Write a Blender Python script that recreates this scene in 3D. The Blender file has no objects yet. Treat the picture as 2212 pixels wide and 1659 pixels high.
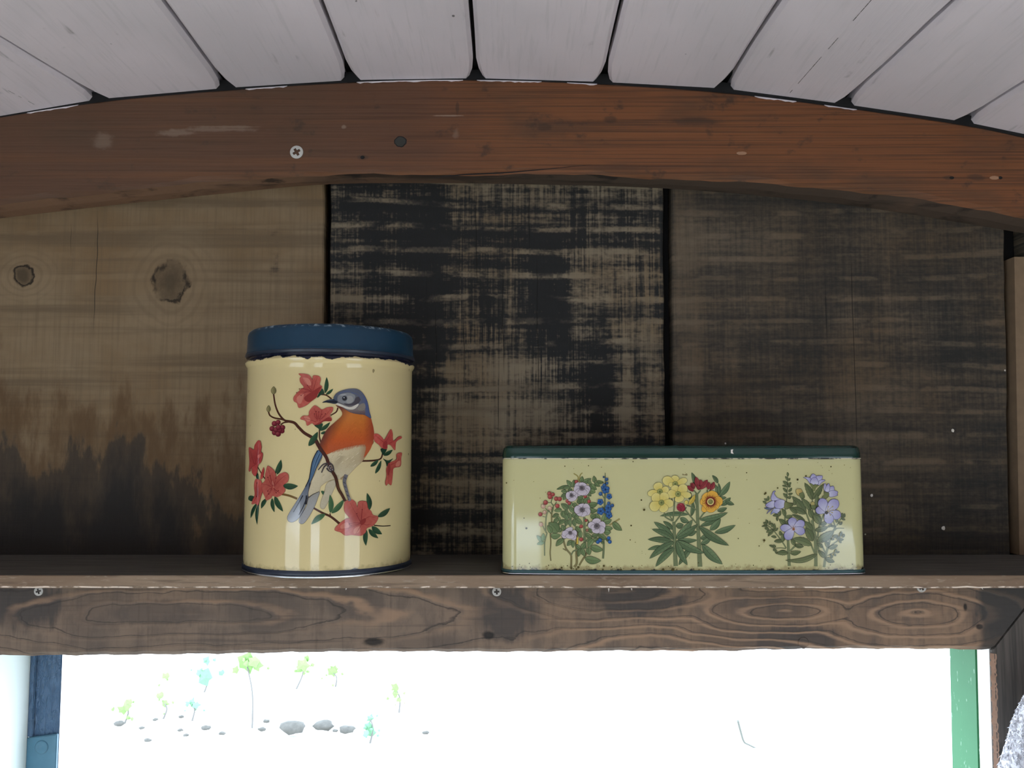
import bpy, bmesh, math, random
from mathutils import Vector, Matrix
from mathutils.geometry import delaunay_2d_cdt, intersect_point_line
random.seed(7)
scn = bpy.context.scene
col = scn.collection
# ------------------------------------------------------------------ camera
FPX, HORIZON = 1850.0, 970.0
PITCH = math.atan((HORIZON - 829.5) / FPX)
cam_data = bpy.data.cameras.new('camera')
cam_data.sensor_width = 36.0
cam_data.lens = FPX / 2212.0 * 36.0
cam_data.clip_start = 0.01
camera = bpy.data.objects.new('camera', cam_data)
camera.rotation_euler = (math.pi / 2 + PITCH, 0, 0)
col.objects.link(camera)
scn.camera = camera
# ------------------------------------------------------------------ light: bright overcast sky, entering by the open doorway and openings added behind the camera
world = bpy.data.worlds.new('overcast_sky')
scn.world = world
world.use_nodes = True
bg = world.node_tree.nodes['Background']
bg.inputs['Color'].default_value = (0.85, 1.0, 1.18, 1)
bg.inputs['Strength'].default_value = 6.7
scn.view_settings.view_transform = 'Standard'
scn.view_settings.look = 'None'
scn.view_settings.gamma = 1.0
scn.view_settings.use_curve_mapping = False
scn.view_settings.exposure = 0.0
scn.cycles.max_bounces = 4
scn.cycles.diffuse_bounces = 3
scn.cycles.glossy_bounces = 2
scn.cycles.caustics_reflective = False
# ------------------------------------------------------------------ measuring helpers
SP, CP = math.sin(PITCH), math.cos(PITCH)
def ray(px, py):
    dx, up = px - 1106.0, 829.5 - py
    return Vector((dx, FPX * CP - up * SP, FPX * SP + up * CP))
def at(px, py, Y):
    d = ray(px, py)
    return d * (Y / d.y)
def onz(px, py, z):
    d = ray(px, py)
    return d * (z / d.z)
YS = 0.600                                   # front edge of the shelf
ZS = at(1106, 1243, YS).z                    # shelf top
YW = onz(1106, 1198, ZS).y                   # board wall
ZSB = at(1106, 1271, YS).z                   # shelf underside
ZBU = at(1106, 398, YW).z                    # lowest underside of the roof beam at mid span
YB = onz(1106, 375, ZBU).y                   # front face of the roof beam
YH = YS + 0.013                              # front face of the door header
# ------------------------------------------------------------------ object helpers
def link(o, parent=None):
    col.objects.link(o)
    if parent is not None:
        o.parent = parent
        if parent.type == 'EMPTY':
            o.matrix_parent_inverse = Matrix.Translation(-Vector(parent.location))
    return o
def mesh_obj(name, verts, faces, mat, parent=None, smooth=False, colors=None):
    me = bpy.data.meshes.new(name)
    me.from_pydata([tuple(v) for v in verts], [], faces)
    if colors is not None:
        ca = me.color_attributes.new('Col', 'FLOAT_COLOR', 'POINT')
        for i, c in enumerate(colors):
            ca.data[i].color = (c[0], c[1], c[2], 1)
    me.update()
    if smooth:
        for p in me.polygons:
            p.use_smooth = True
    if mat is not None:
        me.materials.append(mat)
    return link(bpy.data.objects.new(name, me), parent)
def bm_obj(name, bm, mat, parent=None, smooth=False):
    bmesh.ops.recalc_face_normals(bm, faces=bm.faces)
    me = bpy.data.meshes.new(name)
    bm.to_mesh(me); bm.free()
    if smooth:
        for p in me.polygons:
            p.use_smooth = True
    me.materials.append(mat)
    return link(bpy.data.objects.new(name, me), parent)
def empty(name, loc):
    o = bpy.data.objects.new(name, None)
    o.location = loc
    o.empty_display_size = 0.02
    return link(o)
def tag(o, label, cat, group=None):
    o['label'] = label; o['category'] = cat
    if group: o['group'] = group
    return o
def struct(o, label=None):
    o['kind'] = 'structure'
    if label: o['label'] = label
    return o
def box_bm(x0, x1, y0, y1, z0, z1, bevel=0.0, seg=2):
    bm = bmesh.new()
    bmesh.ops.create_cube(bm, size=1.0)
    for v in bm.verts:
        v.co = Vector(((x0 + x1) / 2 + v.co.x * (x1 - x0), (y0 + y1) / 2 + v.co.y * (y1 - y0), (z0 + z1) / 2 + v.co.z * (z1 - z0)))
    if bevel > 0:
        bmesh.ops.bevel(bm, geom=bm.edges[:], offset=bevel, segments=seg, affect='EDGES')
    return bm
def box(name, x0, x1, y0, y1, z0, z1, mat, parent=None, bevel=0.0):
    return bm_obj(name, box_bm(x0, x1, y0, y1, z0, z1, bevel), mat, parent)
def lathe(name, cx, cy, prof, mat, parent=None, n=96, smooth=True):
    verts, faces = [], []
    for r, z in prof:
        for k in range(n):
            a = 2 * math.pi * k / n
            verts.append((cx + r * math.cos(a), cy + r * math.sin(a), z))
    for i in range(len(prof) - 1):
        for k in range(n):
            k2 = (k + 1) % n
            faces.append((i * n + k, i * n + k2, (i + 1) * n + k2, (i + 1) * n + k))
    if prof[0][0] > 1e-6: faces.append(tuple(range(n - 1, -1, -1)))
    if prof[-1][0] > 1e-6: faces.append(tuple((len(prof) - 1) * n + k for k in range(n)))
    o = mesh_obj(name, verts, faces, mat, parent, smooth)
    try:
        o.data.set_sharp_from_angle(angle=math.radians(38))
    except Exception:
        pass
    return o
def interp(pts, x):
    if x <= pts[0][0]:
        (a, b), (c, d) = pts[0], pts[1]
    elif x >= pts[-1][0]:
        (a, b), (c, d) = pts[-2], pts[-1]
    else:
        for i in range(len(pts) - 1):
            if pts[i][0] <= x <= pts[i + 1][0]:
                (a, b), (c, d) = pts[i], pts[i + 1]
                break
    return b + (d - b) * (x - a) / (c - a)
def catmull(pts, n=6, closed=False):
    out = []
    m = len(pts)
    rng = range(m if closed else m - 1)
    for i in rng:
        if closed:
            p0, p1, p2, p3 = pts[(i - 1) % m], pts[i], pts[(i + 1) % m], pts[(i + 2) % m]
        else:
            p0, p1, p2, p3 = pts[max(i - 1, 0)], pts[i], pts[i + 1], pts[min(i + 2, m - 1)]
        for k in range(n):
            t = k / n
            out.append(tuple(0.5 * (2 * p1[j] + (p2[j] - p0[j]) * t + (2 * p0[j] - 5 * p1[j] + 4 * p2[j] - p3[j]) * t * t
                                    + (3 * p1[j] - p0[j] - 3 * p2[j] + p3[j]) * t ** 3) for j in range(len(p1))))
    if not closed: out.append(tuple(pts[-1]))
    return out
# ------------------------------------------------------------------ material helpers
def lin(c):
    c = c / 255.0
    return c / 12.92 if c <= 0.04045 else ((c + 0.055) / 1.055) ** 2.4
def rgb(r, g, b, k=1.0):
    return (min(lin(r) * k, 0.95), min(lin(g) * k, 0.95), min(lin(b) * k, 0.95))
class Mat:
    def __init__(s, name):
        s.m = bpy.data.materials.new(name); s.m.use_nodes = True
        s.t = s.m.node_tree; s.p = s.t.nodes['Principled BSDF']
        s.tc = s.t.nodes.new('ShaderNodeTexCoord').outputs['Object']
        sx = s.t.nodes.new('ShaderNodeSeparateXYZ'); s.t.links.new(s.tc, sx.inputs[0])
        s.x, s.y, s.z = sx.outputs
    def put(s, sock, v):
        if hasattr(v, 'is_linked') or hasattr(v, 'links'): s.t.links.new(v, sock)
        elif isinstance(v, tuple) and len(v) == 3 and sock.type == 'RGBA': sock.default_value = (*v, 1)
        else: sock.default_value = v
    def math(s, op, a, b=0.0, c=0.0, clamp=False):
        n = s.t.nodes.new('ShaderNodeMath'); n.operation = op; n.use_clamp = clamp
        s.put(n.inputs[0], a); s.put(n.inputs[1], b); s.put(n.inputs[2], c)
        return n.outputs[0]
    def add(s, a, b): return s.math('ADD', a, b)
    def sub(s, a, b): return s.math('SUBTRACT', a, b)
    def mul(s, a, b): return s.math('MULTIPLY', a, b)
    def noise(s, sx, sy, sz, off=0.0, detail=4.0, rough=0.55, dist=0.0, vec=None):
        mp = s.t.nodes.new('ShaderNodeMapping')
        mp.inputs['Scale'].default_value = (sx, sy, sz)
        mp.inputs['Location'].default_value = (off, off * 1.7, off * 0.6)
        s.t.links.new(vec if vec is not None else s.tc, mp.inputs['Vector'])
        n = s.t.nodes.new('ShaderNodeTexNoise')
        n.inputs['Scale'].default_value = 1.0; n.inputs['Detail'].default_value = detail
        n.inputs['Roughness'].default_value = rough; n.inputs['Distortion'].default_value = dist
        s.t.links.new(mp.outputs[0], n.inputs['Vector'])
        return n.outputs[0]
    def vec(s, x, y, z):
        n = s.t.nodes.new('ShaderNodeCombineXYZ')
        s.put(n.inputs[0], x); s.put(n.inputs[1], y); s.put(n.inputs[2], z)
        return n.outputs[0]
    def step(s, v, a, b, c=0.0, d=1.0):
        n = s.t.nodes.new('ShaderNodeMapRange'); n.interpolation_type = 'SMOOTHSTEP'
        s.put(n.inputs[0], v); s.put(n.inputs[1], a); s.put(n.inputs[2], b); s.put(n.inputs[3], c); s.put(n.inputs[4], d)
        return n.outputs[0]
    def mix(s, a, b, f, mode='MIX'):
        n = s.t.nodes.new('ShaderNodeMix'); n.data_type = 'RGBA'; n.blend_type = mode
        s.put(n.inputs[0], f); s.put(n.inputs[6], a); s.put(n.inputs[7], b)
        return n.outputs[2]
    def gauss(s, x0, z0, rx, rz):
        u = s.math('DIVIDE', s.sub(s.x, x0), rx); v = s.math('DIVIDE', s.sub(s.z, z0), rz)
        return s.math('SQRT', s.add(s.mul(u, u), s.mul(v, v)))
    def done(s, color, rough=0.7, height=None, bump=0.2, dist=0.002, metal=0.0, coat=0.0, spec=None):
        s.put(s.p.inputs['Base Color'], color); s.put(s.p.inputs['Roughness'], rough)
        s.p.inputs['Metallic'].default_value = metal
        s.p.inputs['Coat Weight'].default_value = coat; s.p.inputs['Coat Roughness'].default_value = 0.12
        if spec is not None: s.p.inputs['Specular IOR Level'].default_value = spec
        if height is not None:
            b = s.t.nodes.new('ShaderNodeBump'); b.inputs['Strength'].default_value = bump; b.inputs['Distance'].default_value = dist
            s.t.links.new(height, b.inputs['Height']); s.t.links.new(b.outputs[0], s.p.inputs['Normal'])
        return s.m
def plain(name, c, rough=0.6, vary=0.12, scale=60, metal=0.0, coat=0.0):
    m = Mat(name)
    n = m.noise(scale, scale, scale)
    return m.done(m.mix(tuple(v * (1 - vary) for v in c), tuple(min(1, v * (1 + vary)) for v in c), n), rough, n, 0.1, 0.001, metal, coat)
def crack(m, colour, x0, z0, z1, w=0.00030, wob=0.005, off=0.0, dark=(0.008, 0.007, 0.006)):
    """thin split along the grain between two heights"""
    if not hasattr(m, 'wobble'): m.wobble = m.sub(m.noise(0.01, 0.01, 14, off=off, detail=3), 0.5)
    wv = m.mul(m.wobble, wob * 2 * math.cos(off * 3.7))
    d = m.math('ABSOLUTE', m.sub(m.sub(m.x, x0), wv))
    a = m.step(d, w * 0.5, w * 1.5, 1.0, 0.0)
    b = m.mul(m.step(m.z, z0 - 0.01, z0 + 0.02), m.step(m.z, z1 - 0.02, z1 + 0.01, 1.0, 0.0))
    return m.mix(colour, dark, m.mul(m.mul(a, b), 0.85))
# ------------------------------------------------------------------ wood materials
def wall_wood(name, light, dark, seed, soot_lo, soot_hi, stripe=1.0, streak=1.0, cracks=(), stain=False, knots=(), dark_bottom=None, fibk=1.0, streaks=()):
    m = Mat(name)
    fib = m.noise(430, 1, 11, off=seed, detail=3, rough=0.65)
    vst = m.noise(42, 1, 3.2, off=seed + 3, detail=5, rough=0.62)
    saw = m.noise(11, 1, 190, off=seed + 5, detail=4, rough=0.7)
    band = m.noise(2.6, 1, 46, off=seed + 8, detail=4, rough=0.6)
    pat = m.noise(15, 1, 6.5, off=seed + 11, detail=4, rough=0.55)
    weave = m.noise(190, 1, 300, off=seed + 14, detail=2, rough=0.6)
    s = m.add(m.mul(m.sub(pat, 0.5), 1.4), m.mul(m.sub(vst, 0.5), 1.2 * streak))
    s = m.add(s, m.mul(m.sub(band, 0.5), 1.5 * stripe))
    s = m.add(s, m.mul(m.sub(saw, 0.5), 1.5 * stripe))
    s = m.add(s, m.mul(m.sub(fib, 0.5), 1.3 * fibk))
    s = m.add(s, m.mul(m.sub(weave, 0.5), 0.9))
    ph = m.add(m.mul(m.z, 322.0), m.mul(m.noise(3.0, 1, 12, off=seed + 30, detail=2), 9.0))
    brk = m.noise(34, 1, 60, off=seed + 33, detail=4, rough=0.6)
    ridge = m.mul(m.step(m.add(m.math('SINE', ph), m.mul(m.sub(fib, 0.5), 0.9 * fibk)), 0.55, 0.95), m.step(brk, 0.42, 0.62))
    s = m.sub(s, m.mul(ridge, 0.45 * stripe))
    for (px, w_, y0, y1, a_) in streaks:
        x0 = at(px, 700, YW).x
        d = m.math('ABSOLUTE', m.sub(m.sub(m.x, x0), m.mul(m.sub(vst, 0.5), 0.05)))
        zw = m.add(m.z, m.add(m.mul(m.sub(pat, 0.5), 0.10), m.mul(m.sub(fib, 0.5), 0.06)))
        k = m.mul(m.step(d, 0.0, w_ * YW / FPX, 1.0, 0.0), m.mul(m.step(zw, at(px, y1, YW).z - 0.03, at(px, y1, YW).z + 0.05), m.step(zw, at(px, y0, YW).z - 0.05, at(px, y0, YW).z + 0.03, 1.0, 0.0)))
        s = m.add(s, m.mul(k, a_))
    f = m.step(s, soot_lo, soot_hi)
    warm = m.mix(light, tuple(v * k for v, k in zip(light, (0.80, 0.72, 0.62))), m.step(m.noise(9, 1, 12, off=seed + 20), 0.35, 0.65))
    warm = m.mix(warm, tuple(v * 0.62 for v in light), m.mul(m.step(fib, 0.42, 0.72), fibk))
    hb = m.noise(2.0, 1, 75, off=seed + 41, detail=5, rough=0.65)
    warm = m.mix(warm, tuple(v * k for v, k in zip(light, (0.55, 0.54, 0.54))), m.mul(m.step(hb, 0.46, 0.66), 0.75))
    c = m.mix(warm, dark, f)
    c = m.mix(c, tuple(v * 1.22 for v in light), m.mul(ridge, 0.20 * stripe))
    for (kx, kz, rx, rz, amt) in knots:
        d = m.gauss(kx, kz, rx, rz)
        d = m.add(d, m.mul(m.sub(m.noise(75, 1, 60, off=seed + kx * 9, detail=5, rough=0.6), 0.5), 1.5))
        sw_ = m.gauss(kx, kz, rx * 2.6, rz * 2.4)
        sw_ = m.add(sw_, m.mul(m.sub(m.noise(22, 1, 14, off=seed + 2, detail=3), 0.5), 0.5))
        ring = m.math('SINE', m.mul(sw_, 26.0))
        halo = m.step(sw_, 0.5, 1.5, 1.0, 0.0)
        c = m.mix(c, tuple(v * 1.10 for v in light), m.mul(halo, 0.40))
        c = m.mix(c, tuple(v * 0.45 for v in light), m.mul(m.mul(m.step(ring, 0.0, 1.0), halo), 0.20))
        c = m.mix(c, tuple(v * 0.30 for v in light), m.mul(m.step(d, 0.30, 1.25, 1.0, 0.0), amt))
        rim = m.mul(m.step(d, 0.70, 0.88), m.step(d, 0.92, 1.1, 1.0, 0.0))
        rim = m.mul(rim, m.step(m.noise(50, 1, 40, off=seed + 4, detail=3), 0.40, 0.55))
        c = m.mix(c, (0.012, 0.009, 0.007), m.mul(rim, amt))
    if stain:
        n1 = m.noise(27, 1, 9, off=31.3, detail=6, rough=0.62)
        n2 = m.noise(9, 1, 4, off=77.0, detail=3)
        n3 = m.noise(120, 1, 26, off=57.0, detail=4, rough=0.6)
        t = m.math('DIVIDE', m.sub(at(300, 985, YW).z, m.z), 0.085)
        t = m.add(t, m.mul(m.sub(n1, 0.5), 3.0))
        t = m.add(t, m.mul(m.sub(n2, 0.5), 1.6))
        t = m.add(t, m.mul(m.sub(n3, 0.5), 0.7))
        t = m.sub(t, m.mul(m.sub(m.x, at(330, 900, YW).x), 3.4))
        dk = m.step(t, 0.16, 0.40)
        edge = m.mul(m.step(t, -0.55, 0.0), m.step(t, 0.1, 0.5, 1.0, 0.35))
        c = m.mix(c, tuple(v * k for v, k in zip(light, (0.42, 0.33, 0.25))), m.mul(edge, m.step(n3, 0.3, 0.6, 0.35, 0.8)))
        c = m.mix(c, tuple(v * 1.05 for v in dark), m.mul(dk, m.step(t, 0.3, 1.1, 0.70, 0.97)))
    if dark_bottom:
        h = m.add(m.sub(m.z, dark_bottom), m.mul(m.sub(pat, 0.5), -0.06))
        c = m.mix(c, tuple(v * 0.9 for v in dark), m.mul(m.step(h, -0.03, 0.03, 1.0, 0.0), 0.75))  # darker band along the board's lower end
    for i, (px, y0, y1) in enumerate(cracks):
        x0 = at(px, (y0 + y1) / 2, YW).x
        c = crack(m, c, x0, at(px, y1, YW).z, at(px, y0, YW).z, off=seed + i * 5.1)
    hgt = m.add(m.mul(saw, 0.6), m.mul(fib, 0.6))
    return m.done(c, 0.85, hgt, 0.5, 0.0016, spec=0.25)
TAN = (0.235, 0.165, 0.092)
SOOT = (0.026, 0.024, 0.023)
def kp(px, py, r, asp=1.0):
    p = at(px, py, YW)
    return p.x, p.z, r * YW / FPX, r * asp * YW / FPX
M_WALL_A = wall_wood('rough_sawn_tan_wood', (0.235, 0.170, 0.102), SOOT, 1.0, 0.75, 1.75, 1.0, 0.8, stain=True, fibk=0.45,
                     cracks=((150, 490, 540), (205, 470, 700)), streaks=((600, 34, 400, 760, 0.75), (540, 30, 400, 460, 0.5)),
                     knots=((*kp(368, 608, 38, 1.2), 0.85), (*kp(50, 597, 26, 0.9), 0.9)))
M_WALL_B = wall_wood('sooty_rough_sawn_wood', (0.215, 0.175, 0.122), (0.018, 0.018, 0.018), 12.0, -0.62, 0.16, 1.0, 1.0,
                     streaks=((1175, 70, 500, 790, 0.75), (900, 60, 380, 640, 0.4), (1260, 50, 360, 520, 0.5), (1300, 60, 740, 1020, 0.5), (1060, 40, 600, 780, 0.4), (1090, 160, 700, 1000, -0.40), (1390, 80, 580, 920, -0.50), (960, 70, 700, 960, -0.3)),
                     cracks=((1145, 400, 540), (1160, 560, 860), (1085, 580, 800), (1000, 690, 850), (1030, 420, 620), (1075, 820, 940), (940, 660, 900)))
M_WALL_C = wall_wood('dark_rough_sawn_wood', (0.150, 0.116, 0.080), (0.026, 0.025, 0.023), 25.0, -1.0, 0.60, 0.9, 0.6, fibk=0.5,
                     cracks=((1845, 560, 960), (1785, 620, 740)), dark_bottom=at(1900, 1165, YW).z, streaks=((1490, 50, 380, 1000, -0.5), (1900, 160, 640, 900, -0.3)))
def beam_wood():
    m = Mat('orange_brown_pine_beam')
    g = m.noise(6, 30, 330, off=2.0, detail=5, rough=0.6)
    g2 = m.noise(2.5, 20, 120, off=5.0, detail=4, rough=0.55)
    big = m.noise(7, 4, 22, off=7.3, detail=4, rough=0.6)
    blot = m.noise(38, 38, 55, off=9.0, detail=4, rough=0.6)
    c = m.mix((0.122, 0.051, 0.026), (0.198, 0.071, 0.024), m.step(m.add(m.x, m.mul(m.sub(big, 0.5), 0.3)), -0.14, 0.03))
    c = m.mix(c, (0.076, 0.041, 0.022), m.mul(m.step(big, 0.45, 0.68), 0.75))
    c = m.mix(c, (0.238, 0.089, 0.028), m.mul(m.step(g2, 0.5, 0.75), 0.5))
    c = m.mix(c, (0.050, 0.022, 0.012), m.mul(m.step(g, 0.50, 0.68), 0.55))
    c = m.mix(c, (0.040, 0.024, 0.016), m.mul(m.step(blot, 0.60, 0.72), 0.75))
    g3 = m.noise(4, 40, 620, off=15.0, detail=3, rough=0.6)
    c = m.mix(c, (0.059, 0.026, 0.013), m.mul(m.step(g3, 0.46, 0.66), m.step(m.x, -0.12, 0.05, 0.25, 0.70)))
    # pale scuffs
    nsc = m.sub(m.noise(140, 1, 190, off=44.0, detail=3), 0.5)
    for (px, py, rx, ry, a) in ((470, 280, 90, 5, 0.6), (380, 287, 44, 8, 0.7), (222, 306, 22, 20, 0.55), (490, 274, 70, 3, 0.6), (742, 274, 6, 5, 0.8), (964, 250, 34, 1.6, 0.8), (985, 288, 8, 11, 0.35)):
        p = at(px, py, YB)
        d = m.gauss(p.x, p.z, rx * YB / FPX, ry * YB / FPX)
        d = m.add(d, m.mul(nsc, 1.4))
        c = m.mix(c, (0.297, 0.211, 0.158), m.mul(m.step(d, 0.5, 1.3, 1.0, 0.0), a))
    for (px, py, rx, ry) in ((988, 232, 4, 14), (783, 340, 12, 6), (2050, 384, 12, 5), (2110, 383, 20, 7), (1318, 258, 16, 8), (1175, 275, 18, 9), (1500, 262, 55, 9)):
        p = at(px, py, YB)
        d = m.add(m.gauss(p.x, p.z, rx * YB / FPX, ry * YB / FPX), m.mul(nsc, 0.9))
        c = m.mix(c, (0.033, 0.020, 0.013), m.mul(m.step(d, 0.6, 1.3, 1.0, 0.0), 0.6))
    c = m.mix(c, (0.098, 0.060, 0.036), m.step(m.x, -0.30, 0.02, 0.42, 0.08))
    return m.done(c, m.step(g, 0.3, 0.8, 0.50, 0.68), m.add(g, m.mul(g3, 0.4)), 0.35, 0.0012, spec=0.35)
def beam_under():
    m = Mat('weathered_beam_underside')
    g = m.noise(6, 60, 200, off=2.0, detail=5, rough=0.6)
    big = m.noise(9, 9, 20, off=4.3, detail=4)
    c = m.mix((0.20, 0.115, 0.070), (0.085, 0.060, 0.044), m.step(m.add(m.mul(m.x, 0.8), big), 0.40, 0.62))
    c = m.mix(c, (0.03, 0.022, 0.018), m.mul(m.step(g, 0.52, 0.7), 0.7))
    c = m.mix(c, (0.02, 0.017, 0.015), m.mul(m.step(m.noise(26, 30, 60, off=8.8), 0.6, 0.7), 0.8))
    return m.done(c, 0.8, g, 0.5, 0.002, spec=0.25)
def header_wood():
    m = Mat('weathered_grey_brown_header')
    wob = m.noise(13, 1, 24, off=3.3, detail=3, rough=0.5)
    w2 = m.noise(5, 1, 9, off=6.1, detail=2)
    def ell(px, py, rx, ry):
        p = at(px, py, YH)
        return m.gauss(p.x, p.z, rx * YH / FPX, ry * YH / FPX)
    d = ell(420, 1326, 520, 62)
    for e in ((1330, 1276, 240, 52), (1700, 1318, 185, 40), (1985, 1322, 200, 60)):
        d = m.math('SMOOTH_MIN', d, ell(*e), 0.25)
    d = m.add(d, m.mul(m.sub(wob, 0.5), 0.75))
    ring = m.math('FRACT', m.mul(m.add(d, m.mul(m.sub(m.noise(40, 1, 90, off=91.0, detail=4), 0.5), 0.22)), 2.7))
    mott = m.noise(70, 1, 34, off=95.0, detail=5, rough=0.65)
    late = m.mul(m.step(ring, 0.02, 0.16), m.step(ring, 0.20, 0.44, 1.0, 0.0))
    fine = m.noise(9, 1, 330, off=8.0, detail=4, rough=0.6)
    cross = m.noise(300, 1, 14, off=12.0, detail=4)
    patch = m.noise(13, 1, 5.0, off=19.0, detail=4, rough=0.55)
    base = m.mix((0.190, 0.140, 0.104), (0.250, 0.160, 0.102), m.step(m.add(m.mul(m.x, 0.6), m.sub(w2, 0.5)), -0.1, 0.25))
    dark = (0.052, 0.047, 0.045)
    dk = m.mul(m.step(patch, 0.46, 0.64), 0.45)
    for (px, py, rx, ry, a_) in ((50, 1300, 110, 50, 0.9), (330, 1325, 150, 26, 0.55), (570, 1310, 90, 50, 0.5), (760, 1300, 60, 40, 0.5), (1085, 1320, 75, 60, 0.85), (1370, 1290, 130, 45, 0.9), (1640, 1312, 110, 30, 0.5), (1570, 1372, 80, 40, 0.5), (1730, 1385, 100, 34, 0.85), (1900, 1300, 60, 60, 0.4), (2180, 1310, 78, 80, 1.0), (930, 1390, 80, 20, 0.3)):
        e = m.add(ell(px, py, rx, ry), m.add(m.mul(m.sub(patch, 0.5), 2.0), m.add(m.mul(m.sub(cross, 0.5), 0.9), m.mul(m.sub(mott, 0.5), 1.5))))
        dk = m.math('MAXIMUM', dk, m.mul(m.step(e, 0.55, 1.15, 1.0, 0.0), a_))
    base = m.mix(base, (0.115, 0.088, 0.070), m.mul(m.step(mott, 0.42, 0.66), 0.65))
    c = m.mix(base, dark, m.mul(dk, 0.97))
    c = m.mix(c, tuple(v * 0.6 for v in dark), m.mul(m.step(cross, 0.5, 0.75), 0.30))
    c = m.mix(c, (0.32, 0.205, 0.132), m.mul(late, m.step(m.add(m.noise(7, 1, 20, off=40, detail=4), m.mul(m.x, 0.3)), 0.36, 0.58, 0.10, 0.88)))
    c = m.mix(c, (0.045, 0.038, 0.034), m.mul(m.mul(m.step(ring, 0.90, 0.97), m.step(ring, 0.975, 1.0, 1.0, 0.0)), m.step(m.noise(9, 1, 30, off=60), 0.30, 0.55, 0.0, 0.8)))
    c = m.mix(c, (0.06, 0.05, 0.045), m.mul(m.step(fine, 0.55, 0.72), 0.45))
    for (px, py, rx, ry) in ((805, 1386, 26, 9), (1055, 1372, 14, 9), (2116, 1354, 8, 6), (2085, 1311, 5, 9)):
        p = at(px, py, YH)
        dd = m.add(m.gauss(p.x, p.z, rx * YH / FPX, ry * YH / FPX), m.mul(m.sub(m.noise(90, 1, 150, off=px), 0.5), 1.0))
        c = m.mix(c, (0.012, 0.012, 0.012), m.mul(m.step(dd, 0.5, 1.2, 1.0, 0.0), 0.9))
    p = at(2110, 1300, YH)
    edge = m.add(m.sub(m.x, p.x), m.mul(m.sub(m.noise(30, 1, 30, off=4), 0.5), 0.012))
    c = m.mix(c, (0.048, 0.044, 0.040), m.mul(m.step(edge, -0.002, 0.004), 0.85))
    return m.done(c, 0.75, m.add(m.mul(late, 0.6), m.add(m.mul(fine, 0.5), m.mul(cross, 0.3))), 0.4, 0.0012, spec=0.3)
def shelf_wood():
    m = Mat('dusty_brown_shelf_board')
    g = m.noise(22, 60, 420, off=2.0, detail=4, rough=0.6)
    b = m.noise(10, 10, 30, off=6.0)
    c = m.mix((0.270, 0.195, 0.135), (0.200, 0.135, 0.090), m.step(b, 0.35, 0.65))
    c = m.mix(c, (0.10, 0.07, 0.05), m.mul(m.step(g, 0.52, 0.7), 0.6))
    c = m.mix(c, (0.36, 0.29, 0.22), m.mul(m.step(m.noise(120, 40, 500, off=9), 0.58, 0.72), 0.5))
    return m.done(c, 0.8, g, 0.4, 0.001, spec=0.25)
def shelf_top_wood():
    m = Mat('shaded_shelf_top')
    g = m.noise(14, 260, 60, off=2.0, detail=4, rough=0.6)
    c = m.mix((0.120, 0.108, 0.092), (0.072, 0.066, 0.058), m.step(g, 0.35, 0.65))  # darker than the front edge: shade painted into the top face
    return m.done(c, 0.85, g, 0.3, 0.001, spec=0.2)
def casing_wood():
    m = Mat('dark_door_casing_wood')
    g = m.noise(260, 60, 9, off=2.0, detail=4, rough=0.6)
    c = m.mix((0.105, 0.090, 0.078), (0.050, 0.045, 0.040), m.step(g, 0.35, 0.65))
    c = m.mix(c, (0.02, 0.018, 0.016), m.mul(m.step(m.noise(30, 30, 40, off=6), 0.6, 0.75), 0.8))
    return m.done(c, 0.75, g, 0.4, 0.001, spec=0.3)
def ceiling_paint():
    m = Mat('brushed_white_ceiling_paint')
    b = m.noise(260, 14, 200, off=1.0, detail=4, rough=0.6)
    w = m.noise(9, 5, 9, off=5.0, detail=3)
    c = m.mix((0.80, 0.73, 0.775), (0.72, 0.665, 0.705), m.step(w, 0.35, 0.65))
    c = m.mix(c, (0.62, 0.585, 0.61), m.mul(m.step(b, 0.5, 0.72), 0.45))
    c = m.mix(c, (0.33, 0.31, 0.32), m.mul(m.mul(m.step(m.noise(130, 9, 100, off=14.0, detail=4), 0.60, 0.72), m.step(m.noise(30, 30, 30, off=3), 0.55, 0.65)), 0.7))
    c = m.mix(c, (0.05, 0.045, 0.045), m.mul(m.step(m.noise(95, 55, 95, off=22.0, detail=2), 0.765, 0.80), 0.85))
    return m.done(c, 0.55, b, 0.25, 0.001, spec=0.35)
M_BEAM, M_BEAM_UNDER, M_HEADER, M_SHELF, M_SHELFTOP, M_CASING, M_CEIL = beam_wood(), beam_under(), header_wood(), shelf_wood(), shelf_top_wood(), casing_wood(), ceiling_paint()
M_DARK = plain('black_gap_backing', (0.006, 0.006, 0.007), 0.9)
M_STEEL = plain('zinc_screw_steel', (0.62, 0.62, 0.58), 0.35, 0.15, 300, metal=0.6)
M_DULLSTEEL = plain('dull_screw_steel', (0.42, 0.40, 0.37), 0.5, 0.25, 500, metal=0.3)
M_BLACKIRON = plain('blackened_iron', (0.035, 0.035, 0.032), 0.55, 0.2, 300)
M_PALE = plain('pale_paint_fleck', (0.70, 0.66, 0.60), 0.7)
M_SIDE = plain('side_wall_boards', (0.25, 0.185, 0.12), 0.85, 0.3, 25)
M_FLOOR = plain('worn_floor_boards', (0.62, 0.53, 0.42), 0.8, 0.15, 20)
M_TRIMWOOD = plain('light_brown_batten', (0.20, 0.135, 0.080), 0.8, 0.25, 90)
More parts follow.
